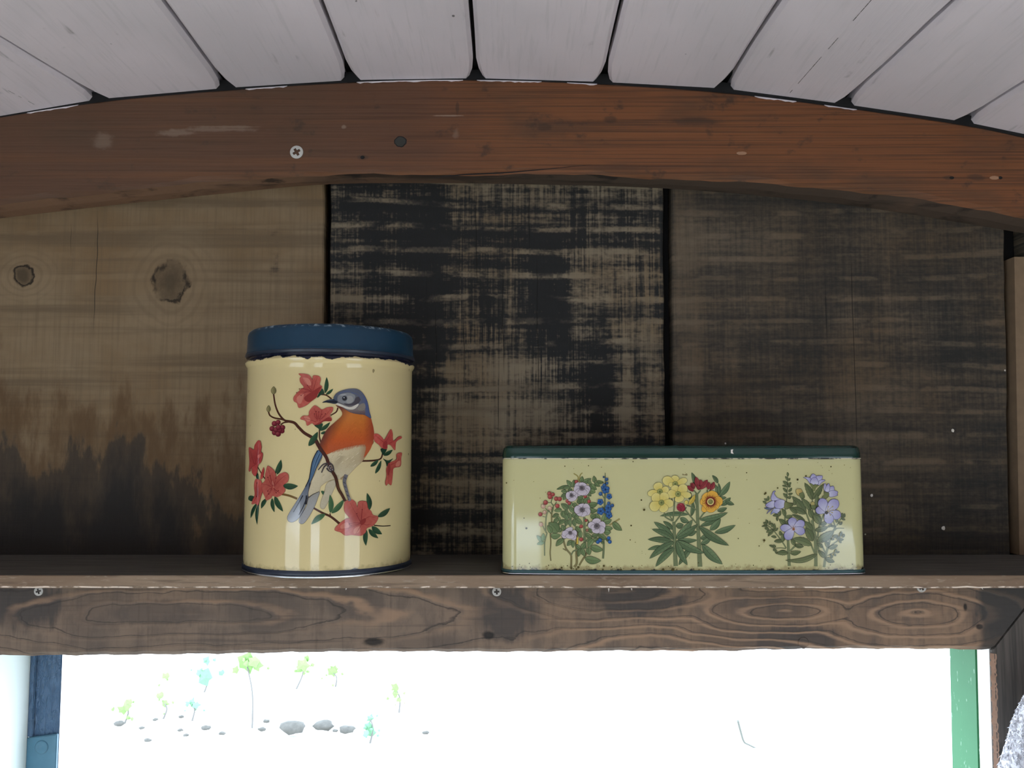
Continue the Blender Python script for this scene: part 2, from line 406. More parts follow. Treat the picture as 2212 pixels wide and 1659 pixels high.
# ---------------------------------------------------------------- ceiling of white planks running front to back
XL, XR, YBACK, ZFLOOR = -1.02, 1.02, -1.45, -1.42
TOPC = [(0, 252), (226, 218), (502, 193), (778, 176), (1029, 172), (1301, 181), (1567, 200), (1819, 231), (2080, 269), (2212, 296)]
def topz(x):                                  # upper edge of the beam, metres
    pts = [(at(px, py, YB).x, at(px, py, YB).z) for px, py in TOPC]
    return interp(pts, x)
GAP = [(212, 213), (487, 189), (757, 172), (1028, 168), (1303, 176), (1565, 190), (1826, 224), (2085, 262)]
NEAR = [(0, 88), (345, 0), (690, 0), (1015, 0), (1345, 0), (1690, 0), (2070, 0), (2212, 183)]
gx, gflare = [], []
for (fx, fy), (nx, ny) in zip(GAP, NEAR):
    p = at(fx, fy, YB); q = onz(nx, ny, p.z)
    gx.append((p.x, p.z)); gflare.append(max(-0.2, min(0.2, (q.x - p.x) / (YB - q.y))))
w = 0.104
k2 = 0.24
left, right = [], []
x, z, sl = gx[0][0], gx[0][1], (gx[0][1] - gx[1][1]) / (gx[1][0] - gx[0][0])
for i in range(8):
    sl -= 0.030; x -= w; z = topz(x) + 0.0005 if i == 0 else z + sl * w
    if i == 0: sl = (z - gx[0][1]) / w
    left.append((x, z))
x, z, sl = gx[-1][0], gx[-1][1], (gx[-1][1] - gx[-2][1]) / (gx[-1][0] - gx[-2][0])
for i in range(8):
    sl -= 0.030; x += w; z = topz(x) + 0.003 if i == 0 else z + sl * w
    if i == 0: sl = (z - gx[-1][1]) / w
    right.append((x, z))
gx = left[:7][::-1] + gx + right[:7]
gflare = [gflare[0]] * 7 + gflare + [gflare[-1]] * 7
ceiling = struct(empty('ceiling', (0, 0, 0.33)), 'arched ceiling of white painted planks with black gaps')
YSEC = [YW + 0.03, YB + 0.001, YB - 0.011, YB - 0.03, YB - 0.075, YB - 0.13, YB - 0.2, YBACK]
for i in range(len(gx) - 1):
    verts, faces = [], []
    rnd = random.Random(i + 3)
    for j, Y in enumerate(YSEC):
        run = min(max(YB - Y, 0.0), 0.2)
        (xa, za), (xb, zb) = gx[i], gx[i + 1]
        xa += gflare[i] * run; xb += gflare[i + 1] * run
        g = 0.0052 if j <= 1 else (0.0026 if j == 2 else 0.0012 + rnd.uniform(-0.0004, 0.0006))
        bv = 0.0030
        t = Vector((xb - xa, zb - za)).normalized(); nrm = Vector((-t.y, t.x))
        A, B = Vector((xa, za)), Vector((xb, zb))
        lift = 0.0003
        P = [A + t * (g + bv), B - t * (g + bv), B - t * g + nrm * bv, B - t * g + nrm * 0.014, A + t * g + nrm * 0.014, A + t * g + nrm * bv]
        verts += [(p.x, Y, p.y + lift) for p in P]
    for j in range(len(YSEC) - 1):
        for k in range(6):
            k2_ = (k + 1) % 6
            faces.append((j * 6 + k, j * 6 + k2_, (j + 1) * 6 + k2_, (j + 1) * 6 + k))
    faces.append(tuple(range(5, -1, -1))); faces.append(tuple(range((len(YSEC) - 1) * 6, len(YSEC) * 6)))
    mesh_obj('plank', verts, faces, M_CEIL, ceiling)
verts, faces = [], []
for (x, z) in gx:
    verts += [(x, YW + 0.06, z + 0.013), (x, YBACK, z + 0.013), (x, YW + 0.06, z + 0.03), (x, YBACK, z + 0.03)]
for i in range(len(gx) - 1):
    a, b = i * 4, i * 4 + 4
    faces += [(a, b, b + 1, a + 1), (a + 2, a + 3, b + 3, b + 2), (a, a + 2, b + 2, b), (a + 1, b + 1, b + 3, a + 3)]
mesh_obj('roof_lining', verts, faces, M_DARK, ceiling)
# black strip painting in the shade of the unpainted gap between beam and planks
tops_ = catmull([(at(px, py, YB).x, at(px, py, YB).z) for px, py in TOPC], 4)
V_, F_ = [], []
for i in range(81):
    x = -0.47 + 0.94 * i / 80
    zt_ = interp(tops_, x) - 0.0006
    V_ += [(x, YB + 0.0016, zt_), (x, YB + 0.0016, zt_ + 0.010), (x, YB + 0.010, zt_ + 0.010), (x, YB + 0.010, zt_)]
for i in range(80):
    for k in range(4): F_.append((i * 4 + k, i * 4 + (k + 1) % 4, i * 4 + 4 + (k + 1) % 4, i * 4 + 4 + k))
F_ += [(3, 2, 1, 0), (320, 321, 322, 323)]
mesh_obj('gap_shade_strip', V_, F_, M_DARK, ceiling)
def ceiling_crack(i, f, ya, yb, n, seed):
    rnd = random.Random(seed); V_, F_ = [], []
    for k in range(n):
        if rnd.random() < 0.35: continue
        a, b = k / n, (k + 0.95) / n
        q = []
        for t, hw in ((a, 0.00025), (b, 0.00012 + 0.0002 * rnd.random())):
            Y = ya + (yb - ya) * t; run = YB - Y
            xa, xb = gx[i][0] + gflare[i] * run, gx[i + 1][0] + gflare[i + 1] * run
            x = xa + (xb - xa) * f; z = gx[i][1] + (gx[i + 1][1] - gx[i][1]) * f + 0.00022
            q += [(x - hw, Y, z), (x + hw, Y, z)]
        s = len(V_); V_ += q; F_.append((s, s + 1, s + 3, s + 2))
    mesh_obj('paint_crack', V_, F_, M_BLACKIRON, ceiling)['kind'] = 'stuff'
ceiling_crack(12, 0.52, YB - 0.006, YB - 0.16, 26, 2)
ceiling_crack(6, 0.55, YB - 0.004, YB - 0.035, 9, 3)
# ---------------------------------------------------------------- back wall of wide sawn boards
wall = struct(empty('wall_back', (0, YW, ZS)), 'end wall of wide upright rough sawn boards')
def wall_board(pl0, pl1, pr0, pr1, mat, seed, th=0.018):
    """edges given at the top (y=400) and at the shelf (y=1198)"""
    bm = bmesh.new()
    rnd = random.Random(seed)
    ztop, zbot = 0.33, ZSB - 0.01
    xl_t, xl_b = at(pl0, 400, YW).x, at(pl1, 1198, YW).x
    xr_t, xr_b = at(pr0, 400, YW).x, at(pr1, 1198, YW).x
    n = 26
    rows = []
    for k in range(n + 1):
        f = k / n; z = ztop + (zbot - ztop) * f
        ff = (at(0, 400, YW).z - z) / (at(0, 400, YW).z - at(0, 1198, YW).z)
        xl = xl_t + (xl_b - xl_t) * ff + rnd.uniform(-0.0005, 0.0005)
        xr = xr_t + (xr_b - xr_t) * ff + rnd.uniform(-0.0005, 0.0005)
        rows.append([bm.verts.new((xl, YW + th, z)), bm.verts.new((xl, YW + 0.0012, z)), bm.verts.new((xl + 0.0012, YW, z)), bm.verts.new((xr - 0.0012, YW, z)), bm.verts.new((xr, YW + 0.0012, z)), bm.verts.new((xr, YW + th, z))])
    for k in range(n):
        for j in range(6):
            j2 = (j + 1) % 6
            bm.faces.new((rows[k][j], rows[k][j2], rows[k + 1][j2], rows[k + 1][j]))
    bm.faces.new(rows[0]); bm.faces.new(rows[-1][::-1])
    return bm_obj('board', bm, mat, wall)
board_a = wall_board(-50, -56, 700, 697, M_WALL_A, 1)
board_b = wall_board(714, 712, 1432, 1438, M_WALL_B, 2)
board_c = wall_board(1450, 1457, 2168, 2182, M_WALL_C, 3)
wall_board(2215, 2226, 2950, 2980, M_WALL_B, 5)
wall_board(-790, -800, -64, -70, M_WALL_C, 4)
wall_board(-1500, -1510, -806, -816, M_WALL_B, 6)
wall_board(2966, 2996, 3700, 3740, M_WALL_C, 8)
box('wall_backing', XL, XR, YW + 0.020, YW + 0.034, ZSB - 0.012, 0.36, M_DARK, wall)
# upright post standing behind the right gap, with a lighter batten in front of the last board
pA, pB = at(2187, 500, YW - 0.004), at(2199, 1198, YW - 0.004)
bm = box_bm(0, 1, YW - 0.006, YW + 0.010, ZS + 0.0005, at(2190, 556, YW - 0.004).z, 0.0)
for v in bm.verts:
    f = (v.co.z - pB.z) / (pA.z - pB.z)
    x0 = pB.x + (pA.x - pB.x) * f
    v.co.x = x0 + (0.0 if v.co.x < 0.5 else 0.075)
bm_obj('batten', bm, M_TRIMWOOD, wall)
for (px, py, s) in ((2058, 930, 4.0), (2038, 1141, 4.5), (1883, 1070, 3.5), (1567, 958, 2.0), (2171, 800, 2.0)):
    p = at(px, py, YW)
    n = 7
    vs = [(p.x, YW - 0.0006, p.z)] + [(p.x + s * YW / FPX * (0.75 + 0.3 * random.random()) * math.cos(2 * math.pi * k / n), YW - 0.00005, p.z + 1.15 * s * YW / FPX * (0.75 + 0.3 * random.random()) * math.sin(2 * math.pi * k / n)) for k in range(n)]
    mesh_obj('paint_fleck', vs, [(0, 1 + (k + 1) % n, 1 + k) for k in range(n)], M_PALE, board_c)
# ---------------------------------------------------------------- curved roof beam
beam = tag(empty('roof_beam', (0, YB, ZBU)), 'curved orange brown timber beam under the white plank ceiling', 'beam')
BOTF = [(0, 441), (100, 428), (350, 402), (627, 379), (850, 376), (1106, 375), (1300, 378), (1500, 387), (1700, 399), (1900, 417), (2050, 440), (2212, 468)]
BOTB = [(0, 472), (250, 443), (500, 417), (697, 399), (900, 396), (1106, 398), (1430, 407), (1700, 429), (1900, 453), (2168, 497), (2212, 506)]
def beam_z(x, pts, Y):
    return interp(catmull([(at(px, py, Y).x, at(px, py, Y).z) for px, py in pts], 4), x)
TOPS = catmull([(at(px, py, YB).x, at(px, py, YB).z) for px, py in TOPC], 4)
nb = 120
verts, faces = [], []
YBK = YW - 0.0005
x0b, x1b = -0.62, 0.62
xl_, xr_ = at(0, 300, YB).x, at(2212, 300, YB).x
for i in range(nb + 1):
    x = x0b + (x1b - x0b) * i / nb
    def ext(fn):
        if x < xl_: d = xl_ - x; return fn(xl_) - (fn(xl_ + 0.03) - fn(xl_)) / 0.03 * d - 0.35 * d * d
        if x > xr_: d = x - xr_; return fn(xr_) + (fn(xr_) - fn(xr_ - 0.03)) / 0.03 * d - 0.35 * d * d
        return fn(x)
    zt = ext(lambda q: interp(TOPS, q))
    zf = ext(lambda q: beam_z(q, BOTF, YB))
    zb = ext(lambda q: beam_z(q, BOTB, YW))
    r = 0.0012 * math.sin(x * 41) + 0.0008 * math.sin(x * 97 + 1) + 0.0005 * math.sin(x * 211)
    c = 0.0022 + 0.0018 * abs(math.sin(x * 17 + 2))
    verts += [(x, YBK, zt), (x, YB + 0.0012, zt), (x, YB, zt - 0.0012), (x, YB, zf + c + r), (x, YB + c * 0.8, zf + r * 0.6), (x, (YB + YBK) / 2, (zf + zb) / 2 - 0.001 + r * 0.5), (x, YBK, zb)]
faces_u = []
for i in range(nb):
    for k in range(7):
        k2_ = (k + 1) % 7
        f = (i * 7 + k, i * 7 + k2_, (i + 1) * 7 + k2_, (i + 1) * 7 + k)
        (faces_u if k in (4, 5) else faces).append(f)
faces += [tuple(range(6, -1, -1)), tuple(range(nb * 7, nb * 7 + 7))]
bo = mesh_obj('timber', verts, faces + faces_u, M_BEAM, beam)
bo.data.materials.append(M_BEAM_UNDER)
for p in bo.data.polygons[len(faces):]:
    p.material_index = 1
bo.data.update()
def cdt(outline, extra=(), holes=()):
    vs = [Vector(p) for p in outline]; loops = [list(range(len(outline)))]
    for h in holes:
        loops.append(list(range(len(vs), len(vs) + len(h)))); vs += [Vector(p) for p in h]
    vs += [Vector(p) for p in extra]
    ed = [(l[i], l[(i + 1) % len(l)]) for l in loops for i in range(len(l))]
    r = delaunay_2d_cdt(vs, ed, [], 1, 1e-9)
    return [tuple(v) for v in r[0]], [tuple(f) for f in r[2]]
def inside(p, poly):
    x, y = p; c = False; j = len(poly) - 1
    for i in range(len(poly)):
        xi, yi = poly[i]; xj, yj = poly[j]
        if (yi > y) != (yj > y) and x < (xj - xi) * (y - yi) / (yj - yi) + xi: c = not c
        j = i
    return c
def screw(px, py, Yf, r_px, rot, parent, mat, name='screw', proud=0.0008):
    """flat countersunk head with a sunk cross recess, facing the camera side (-Y)"""
    p = at(px, py, Yf); r = r_px * Yf / FPX
    n = 28
    circ = [(r * math.cos(2 * math.pi * k / n), r * math.sin(2 * math.pi * k / n)) for k in range(n)]
    a, b = r * 0.60, r * 0.20
    cr = [(b, b), (b, a), (-b, a), (-b, b), (-a, b), (-a, -b), (-b, -b), (-b, -a), (b, -a), (b, -b), (a, -b), (a, b)]
    ca, sa = math.cos(rot), math.sin(rot)
    cr = [(x * ca - y * sa, x * sa + y * ca) for x, y in cr]
    vs, fs = cdt(circ, (), [cr])
    top = []
    rec = []
    for f in fs:
        cx = sum(vs[i][0] for i in f) / 3; cy = sum(vs[i][1] for i in f) / 3
        (rec if inside((cx, cy), cr) else top).append(f)
    V = [(p.x + x, Yf - proud + 0.25 * proud * ((x * x + y * y) / (r * r)), p.z + y) for x, y in vs]
    nb_ = len(V)
    V += [(p.x + x * 1.02, Yf + 0.0004, p.z + y * 1.02) for x, y in circ]
    F = list(top)
    idx = {}
    for i, q in enumerate(vs): idx[(round(q[0], 7), round(q[1], 7))] = i
    ci = [idx[(round(x, 7), round(y, 7))] for x, y in circ] if all((round(x, 7), round(y, 7)) in idx for x, y in circ) else list(range(n))
    for k in range(n):
        F.append((ci[k], nb_ + k, nb_ + (k + 1) % n, ci[(k + 1) % n]))
    s = mesh_obj(name, V, F, mat, parent)
    V2 = [(p.x + x, Yf - proud + 0.0009, p.z + y) for x, y in vs]
    m_ = len(V2)
    V2 += [(p.x + x, Yf - proud * 0.9, p.z + y) for x, y in cr] + [(p.x + x, Yf - proud + 0.0009, p.z + y) for x, y in cr]
    F2 = list(rec) + [(m_ + k, m_ + (k + 1) % 12, m_ + 12 + (k + 1) % 12, m_ + 12 + k) for k in range(12)]
    mesh_obj('cross_recess', V2, F2, M_BLACKIRON, s)
    return s
screw(641, 329, YB, 14.5, 0.55, beam, M_STEEL)
def disc(name, px, py, Yf, r_px, mat, parent, asp=1.0, proud=0.0004, seed=0, dish=0.0):
    p = at(px, py, Yf); r = r_px * Yf / FPX; n = 22; rnd = random.Random(seed)
    rr = [r * (0.93 + 0.12 * rnd.random()) for _ in range(n)]
    V = [(p.x, Yf - proud + dish, p.z)]
    V += [(p.x + 0.85 * rr[k] * math.cos(2 * math.pi * k / n), Yf - proud, p.z + 0.85 * rr[k] * asp * math.sin(2 * math.pi * k / n)) for k in range(n)]
    V += [(p.x + rr[k] * math.cos(2 * math.pi * k / n), Yf + 0.0003, p.z + rr[k] * asp * math.sin(2 * math.pi * k / n)) for k in range(n)]
    F = [(0, 1 + (k + 1) % n, 1 + k) for k in range(n)] + [(1 + k, 1 + (k + 1) % n, 1 + n + (k + 1) % n, 1 + n + k) for k in range(n)]
    return mesh_obj(name, V, F, mat, parent)
disc('bolt_hole', 865, 306, YB, 16, M_DARK, beam, 0.88, 0.0001, 1)
disc('bolt_head', 865, 306, YB, 13.5, plain('dull_black_bolt', (0.030, 0.030, 0.026), 0.8, 0.2, 300), beam, 0.88, 0.0004, 1)
disc('nail_hole', 783, 340, YB, 5.5, M_DARK, beam, 0.8, 0.0001, 2)
disc('nail_hole', 2056, 384, YB, 6, M_DARK, beam, 0.6, 0.0001, 3)
disc('nail_hole', 2161, 384, YB, 5.5, M_DARK, beam, 0.7, 0.0001, 4)
disc('pale_plug', 1602, 331, YB, 13, plain('pale_bare_wood', (0.36, 0.20, 0.12), 0.8), beam, 0.34, 0.0001, 5)
disc('pale_plug', 2148, 384, YB, 12, bpy.data.materials['pale_bare_wood'], beam, 0.4, 0.0001, 6)
def drip(pa, pb, seed):
    """dribble of ceiling paint along the top arris of the beam"""
    rnd = random.Random(seed); n = max(6, int((pb - pa) / 8)); V, F = [], []
    for i in range(n + 1):
        px = pa + (pb - pa) * i / n
        x = at(px, 200, YB).x
        z = interp(TOPS, x)
        h = (0.0003 + 0.0009 * rnd.random() ** 2) * (0 if i in (0, n) else 1)
        V += [(x, YB + 0.0010, z + 0.0003), (x, YB - 0.0002, z - 0.0006), (x, YB - 0.0003, z - 0.0009 - h)]
    for i in range(n):
        a = i * 3
        F += [(a, a + 1, a + 4, a + 3), (a + 1, a + 2, a + 5, a + 4)]
    mesh_obj('paint_drip', V, F, M_CEIL, beam)
for i, (a, b) in enumerate(((60, 170), (530, 620), (770, 1000), (1030, 1170), (1225, 1290), (1630, 1720), (1780, 1850))):
    drip(a, b, i)
# long split near the lower edge at mid span
V, F = [], []
cp = catmull([at(930, 385, YB), at(1000, 378, YB), at(1100, 373, YB), at(1280, 356, YB)], 6)
for i, c in enumerate(cp):
    h = 0.0007 * math.sin(math.pi * i / (len(cp) - 1)) + 0.00005
    V += [(c[0], YB - 0.00015, c[2] + h), (c[0], YB - 0.00015, c[2] - h * 0.4)]
F = [(2 * i, 2 * i + 1, 2 * i + 3, 2 * i + 2) for i in range(len(cp) - 1)]
mesh_obj('split', V, F, M_DARK, beam)
# ---------------------------------------------------------------- side walls, floor, far end; their unseen windows and doorway are added for light
def wall_with_hole(name, axis, c0, th, a0, a1, z0, z1, holes, mat):
    """boards of a flat wall around rectangular openings; axis x: wall at x=c0 running along y"""
    root = struct(empty(name, (c0 if axis == 'x' else 0, 0 if axis == 'x' else c0, z0)))
    cuts = sorted(set([a0, a1] + [h[0] for h in holes] + [h[1] for h in holes]))
    for a, b in zip(cuts, cuts[1:]):
        spans = [(z0, z1)]
        for h in holes:
            if h[0] < (a + b) / 2 < h[1]:
                spans = [(z0, h[2]), (h[3], z1)]
        for s0, s1 in spans:
            if s1 - s0 < 0.005: continue
            n = max(1, int(round((b - a) / 0.2)))
            for k in range(n):
                u0 = a + (b - a) * k / n + 0.001; u1 = a + (b - a) * (k + 1) / n - 0.001
                if axis == 'x': box('board', min(c0, c0 + th), max(c0, c0 + th), u0, u1, s0, s1, mat, root)
                else: box('board', u0, u1, min(c0, c0 + th), max(c0, c0 + th), s0, s1, mat, root)
    return root
ZL, ZR = interp(gx, XL) + 0.012, interp(gx, XR) + 0.012
wall_with_hole('wall_left', 'x', XL, -0.03, YBACK, YW, ZFLOOR, ZL, [(-1.20, -0.22, -1.15, -0.15)], M_SIDE)
wall_with_hole('wall_right', 'x', XR, 0.03, YBACK, YW, ZFLOOR, ZR, [(-1.20, -0.22, -1.15, -0.19)], M_SIDE)
wall_with_hole('wall_rear', 'y', YBACK, -0.03, XL, XR, ZFLOOR, 0.36, [(-0.56, -0.14, ZFLOOR, -0.22)], M_SIDE)
floor_ = struct(empty('floor', (0, -0.4, ZFLOOR)), 'floor of worn brown boards')
for k in range(12):
    a = XL + (XR - XL) * k / 12; b = XL + (XR - XL) * (k + 1) / 12
    box('board', a + 0.001, b - 0.001, YBACK - 0.03, YW + 0.08, ZFLOOR - 0.025, ZFLOOR, M_FLOOR, floor_)
# ---------------------------------------------------------------- shelf
def rough_board(x0, x1, y0, y1, z0, z1, seed, n=150, jag=0.0004):
    """long board along x whose front lower arris is slightly splintered"""
    rnd = random.Random(seed); V, F = [], []
    for i in range(n + 1):
        x = x0 + (x1 - x0) * i / n
        j = jag * rnd.uniform(-1, 1)
        V += [(x, y1, z1), (x, y0 + 0.0006, z1), (x, y0, z1 - 0.0006), (x, y0, z0 + 0.0013 + j), (x, y0 - 0.0002, z0 + 0.0004 + j * 0.6), (x, y0 + 0.0010, z0), (x, y1, z0)]
    for i in range(n):
        for k in range(7):
            k2_ = (k + 1) % 7
            F.append((i * 7 + k, i * 7 + k2_, (i + 1) * 7 + k2_, (i + 1) * 7 + k))
    F += [tuple(range(6, -1, -1)), tuple(range(n * 7, n * 7 + 7))]
    return V, F
V, F = rough_board(-0.62, 0.62, YS, YW - 0.0008, ZSB, ZS, 4)
shelf = mesh_obj('shelf', V, F, M_SHELF)
shelf.data.materials.append(M_SHELFTOP)
def raw_edge():
    m = Mat('raw_pale_splintered_edge')
    n = m.noise(120, 1, 200, off=3.0, detail=4)
    return m.done(m.mix((0.22, 0.16, 0.11), (0.80, 0.68, 0.56), m.step(n, 0.40, 0.58)), 0.8, n, 0.3, 0.0005)
shelf.data.materials.append(raw_edge())
for p in shelf.data.polygons:
    if p.normal.z > 0.9 and p.center.y > YS + 0.002: p.material_index = 1
    elif p.index % 7 == 3 and p.index < 150 * 7: p.material_index = 2
tag(shelf, 'thin dark brown board shelf carrying the two tins against the sawn wall', 'shelf')
# pale splinters hanging from the shelf's lower arris
for (px, py, dx, dy) in ((1315, 1271, 0, 9), (1364, 1271, 1, 5), (2120, 1269, 4, 5), (748, 1271, -1, 4)):
    a = at(px, py, YS); b = at(px + dx, py + dy, YS - 0.0004)
    mesh_obj('splinter', [(a.x - 0.0005, YS, a.z), (a.x + 0.0005, YS, a.z), (a.x, YS + 0.0006, a.z), tuple(b)], [(0, 1, 3), (1, 2, 3), (2, 0, 3), (0, 2, 1)], M_PALE, shelf)
# ---------------------------------------------------------------- door header under the shelf, mitred to the right casing
HB = [(0, 1418), (200, 1417), (470, 1414), (700, 1410), (860, 1409), (1106, 1410), (1300, 1408), (1560, 1408), (1660, 1405), (1860, 1403), (2140, 1405)]
hb = catmull([(at(a, b, YH).x, at(a, b, YH).z) for a, b in HB], 5)
xm0, zm0 = at(2142, 1405, YH).x, at(2142, 1405, YH).z
xm1 = at(2142 + (1405 - 1271) * 0.80, 1271, YH).x
header = struct(empty('trim_1', (0, YH, zm0)), 'weathered grey brown header board under the shelf with swirling grain')
V, F = [], []
n = 160
x0h = -0.50
DEP = YW + 0.01
for i in range(n + 1):
    f = i / n
    xb = x0h + (xm0 - x0h) * f
    xt = x0h + (xm1 - x0h) * f
    zb = interp(hb, max(xb, hb[0][0])) + 0.0003 * math.sin(xb * 190) + 0.0002 * math.sin(xb * 433)
    V += [(xt, DEP, ZSB - 0.0003), (xt, YH, ZSB - 0.0003), (xb + (xt - xb) * 0.06, YH, zb + (ZSB - zb) * 0.06), (xb, YH + 0.003, zb), (xb, DEP, zb)]
for i in range(n):
    for k in range(5):
        k2_ = (k + 1) % 5
        F.append((i * 5 + k, i * 5 + k2_, (i + 1) * 5 + k2_, (i + 1) * 5 + k))
F += [tuple(range(4, -1, -1)), tuple(range(n * 5, n * 5 + 5))]
mesh_obj('header_board', V, F, M_HEADER, header)
screw(84, 1277, YH, 9.5, 0.3, header, M_DULLSTEEL)
screw(1073, 1278, YH, 9.5, 0.1, header, M_DULLSTEEL)
screw(1990, 1269, YH, 10, 0.6, header, M_DULLSTEEL)
disc('filled_hole', 1735, 1388, YH, 13, M_HEADER, header, 1.0, 0.0005, 7)
# right casing: vertical board, upper end cut on the mitre
M_EDGEWOOD = plain('bare_brown_edge', (0.36, 0.22, 0.15), 0.85, 0.2, 300)
xe, xo = xm0 + 0.0006, xm1 + 0.0012
bm = bmesh.new()
zbot = ZFLOOR
xlow = at(2149, 1659, YH).x
kx = (xlow - xm0) / (at(2149, 1659, YH).z - zm0)
def cas(yy, e=0.0):
    return [bm.verts.new((xe + e, yy, zm0 + e)), bm.verts.new((xo, yy, ZSB - 0.001)), bm.verts.new((xo + 0.06, yy, ZSB - 0.001)), bm.verts.new((xo + 0.06, yy, zbot)), bm.verts.new((xe + kx * (zbot - zm0) + e, yy, zbot))]
A, B, C = cas(YH - 0.0004, 0.0012), cas(YH + 0.0010), cas(YH + 0.0034)
bm.faces.new(A); bm.faces.new(C[::-1])
for P, Q in ((A, B), (B, C)):
    for k in range(5):
        k2_ = (k + 1) % 5
        bm.faces.new((P[k], Q[k], Q[k2_], P[k2_]))
casing = struct(bm_obj('trim_2', bm, M_CASING), 'dark upright door casing mitred to the header')
# splintered brown arris of the casing
rnd = random.Random(5); V, F = [], []
for k in range(70):
    z = zm0 - 0.002 - k * 0.0016
    x = xe + kx * (z - zm0)
    V += [(x - 0.0008 - 0.0012 * rnd.random() ** 2, YH + 0.0005, z), (x + 0.0014 + 0.0012 * rnd.random(), YH - 0.0007, z - 0.0003), (x + 0.001, YH + 0.004, z)]
for k in range(69):
    a = 3 * k
    F += [(a, a + 3, a + 4, a + 1), (a, a + 2, a + 5, a + 3)]
mesh_obj('splintered_edge', V, F, M_EDGEWOOD, casing)
# left casing, its inner edge just outside the picture
XLR = at(66, 1500, 0.66).x
box_c = box('trim_3', XLR - 0.09, XLR - 0.0005, YH, YH + 0.0034, ZFLOOR, ZSB - 0.05, M_CASING)
struct(box_c, 'left door casing of dark wood')
# linings of the doorway
M_WHITE = plain('white_lining_paint', (0.80, 0.78, 0.75), 0.6, 0.05)
def green_paint():
    m = Mat('mint_green_gloss_paint')
    w = m.noise(40, 40, 30, off=3.0, detail=4)
    sc = m.noise(330, 330, 70, off=8.0, detail=3)
    c = m.mix((0.040, 0.195, 0.080), (0.055, 0.225, 0.100), w)
    c = m.mix(c, (0.62, 0.85, 0.72), m.mul(m.step(sc, 0.64, 0.70), 0.9))
    return m.done(c, 0.55, w, 0.15, 0.001, spec=0.2)
def mint_paint():
    m = Mat('pale_mint_paint')
    w = m.noise(30, 30, 30, off=3.0)
    return m.done(m.mix((0.84, 0.96, 0.93), (0.88, 0.97, 0.95), w), 0.5, w, 0.1, 0.001)
def navy_paint():
    m = Mat('wrinkled_navy_gloss_paint')
    w = m.noise(330, 330, 120, off=3.0, detail=4, rough=0.6, dist=0.8)
    b = m.noise(60, 60, 30, off=9.0)
    return m.done(m.mix((0.065, 0.130, 0.235), (0.090, 0.170, 0.290), b), m.step(b, 0.3, 0.7, 0.22, 0.42), w, 1.0, 0.0030)
M_GREEN, M_MINT, M_NAVY = green_paint(), mint_paint(), navy_paint()
XRR = xm0 + 0.0004
Y1 = 1896 * XRR / (2113 - 1106.0)     # far arris of the white lining
Y2 = 1896 * XRR / (2056 - 1106.0)
def lean_box(name, x0, x1, y0, y1, z0, z1, k, mat, bevel=0.0):
    bm = box_bm(x0, x1, y0, y1, z0, z1, bevel)
    for v in bm.verts: v.co.x += k * (v.co.z - z1)
    return bm_obj(name, bm, mat)
ztopj = ZSB - 0.03
struct(lean_box('trim_4', XRR, XRR + 0.05, YH + 0.0036, Y1 - 0.0016, ZFLOOR, ztopj, kx, M_WHITE), 'white lining strip inside the right casing')
struct(lean_box('trim_5', XRR - 0.0002, XRR + 0.05, Y1, Y2, ZFLOOR, ztopj, kx, M_GREEN, 0.0008), 'scratched mint green door jamb')
struct(box('trim_6', XLR - 0.05, XLR, YH + 0.0036, 0.6595, ZFLOOR, ztopj, M_MINT), 'pale mint lining of the left jamb')
# navy stop post at the left with its hinge plate
xp0, xp1 = at(66, 1500, 0.66).x, at(132, 1500, 0.66).x
post = struct(empty('trim_7', ((xp0 + xp1) / 2, 0.66, ZFLOOR)), 'wrinkled navy blue gloss door post with a hinge plate')
bm = box_bm(xp0, xp1, 0.660, 0.684, ZFLOOR, ztopj, 0.0)
for v in bm.verts:
    if v.co.y > 0.67: v.co.x -= 0.016 if v.co.x > (xp0 + xp1) / 2 else 0.010
bmesh.ops.bevel(bm, geom=bm.edges[:], offset=0.0007, segments=2, affect='EDGES')
bm_obj('post', bm, M_NAVY, post)
stp = at(78, 1500, 0.66).x
box('edge_bead', xp0 - 0.0003, stp, 0.6575, 0.6602, at(70, 1590, 0.66).z, ztopj, M_NAVY, post, 0.0006)
zt0, zt1 = at(66, 1593, 0.658).z, at(130, 1585, 0.658).z
bm = box_bm(xp0 + 0.0002, xp1 - 0.0004, 0.6570, 0.6600, zt0 - 0.10, zt0, 0.0)
for v in bm.verts:
    if v.co.z > zt0 - 0.01 and v.co.x > (xp0 + xp1) / 2: v.co.z = zt1
bmesh.ops.bevel(bm, geom=bm.edges[:], offset=0.0005, segments=2, affect='EDGES')
M_PLATE = plain('blue_painted_hinge_plate', (0.070, 0.19, 0.28), 0.3, 0.2, 120)
plate = bm_obj('hinge_plate', bm, M_PLATE, post)
p = at(90, 1614, 0.657)
lp = [(0.0001, 0), (0.0024, 0.0004), (0.0042, 0.0008), (0.0048, 0.0006), (0.0050, 0)]
V, F = [], []
nn = 24
for r, h in lp:
    V += [(p.x + r * math.cos(2 * math.pi * k / nn), 0.657 - h, p.z + r * math.sin(2 * math.pi * k / nn)) for k in range(nn)]
for i in range(len(lp) - 1):
    F += [(i * nn + k, i * nn + (k + 1) % nn, (i + 1) * nn + (k + 1) % nn, (i + 1) * nn + k) for k in range(nn)]
mesh_obj('screw', V, F, M_PLATE, plate, True)
# wall below the shelf on both sides of the doorway
lower = struct(empty('wall_front', (0, YW, ZFLOOR)), 'lower end wall either side of the doorway')
for a, b in ((XL, XLR - 0.051), (XRR + 0.052, XR)):
    n = max(1, int((b - a) / 0.15))
    for k in range(n):
        box('board', a + (b - a) * k / n + 0.001, a + (b - a) * (k + 1) / n - 0.001, 0.636, YW + 0.02, ZFLOOR, ZSB - 0.012, M_WALL_C, lower)
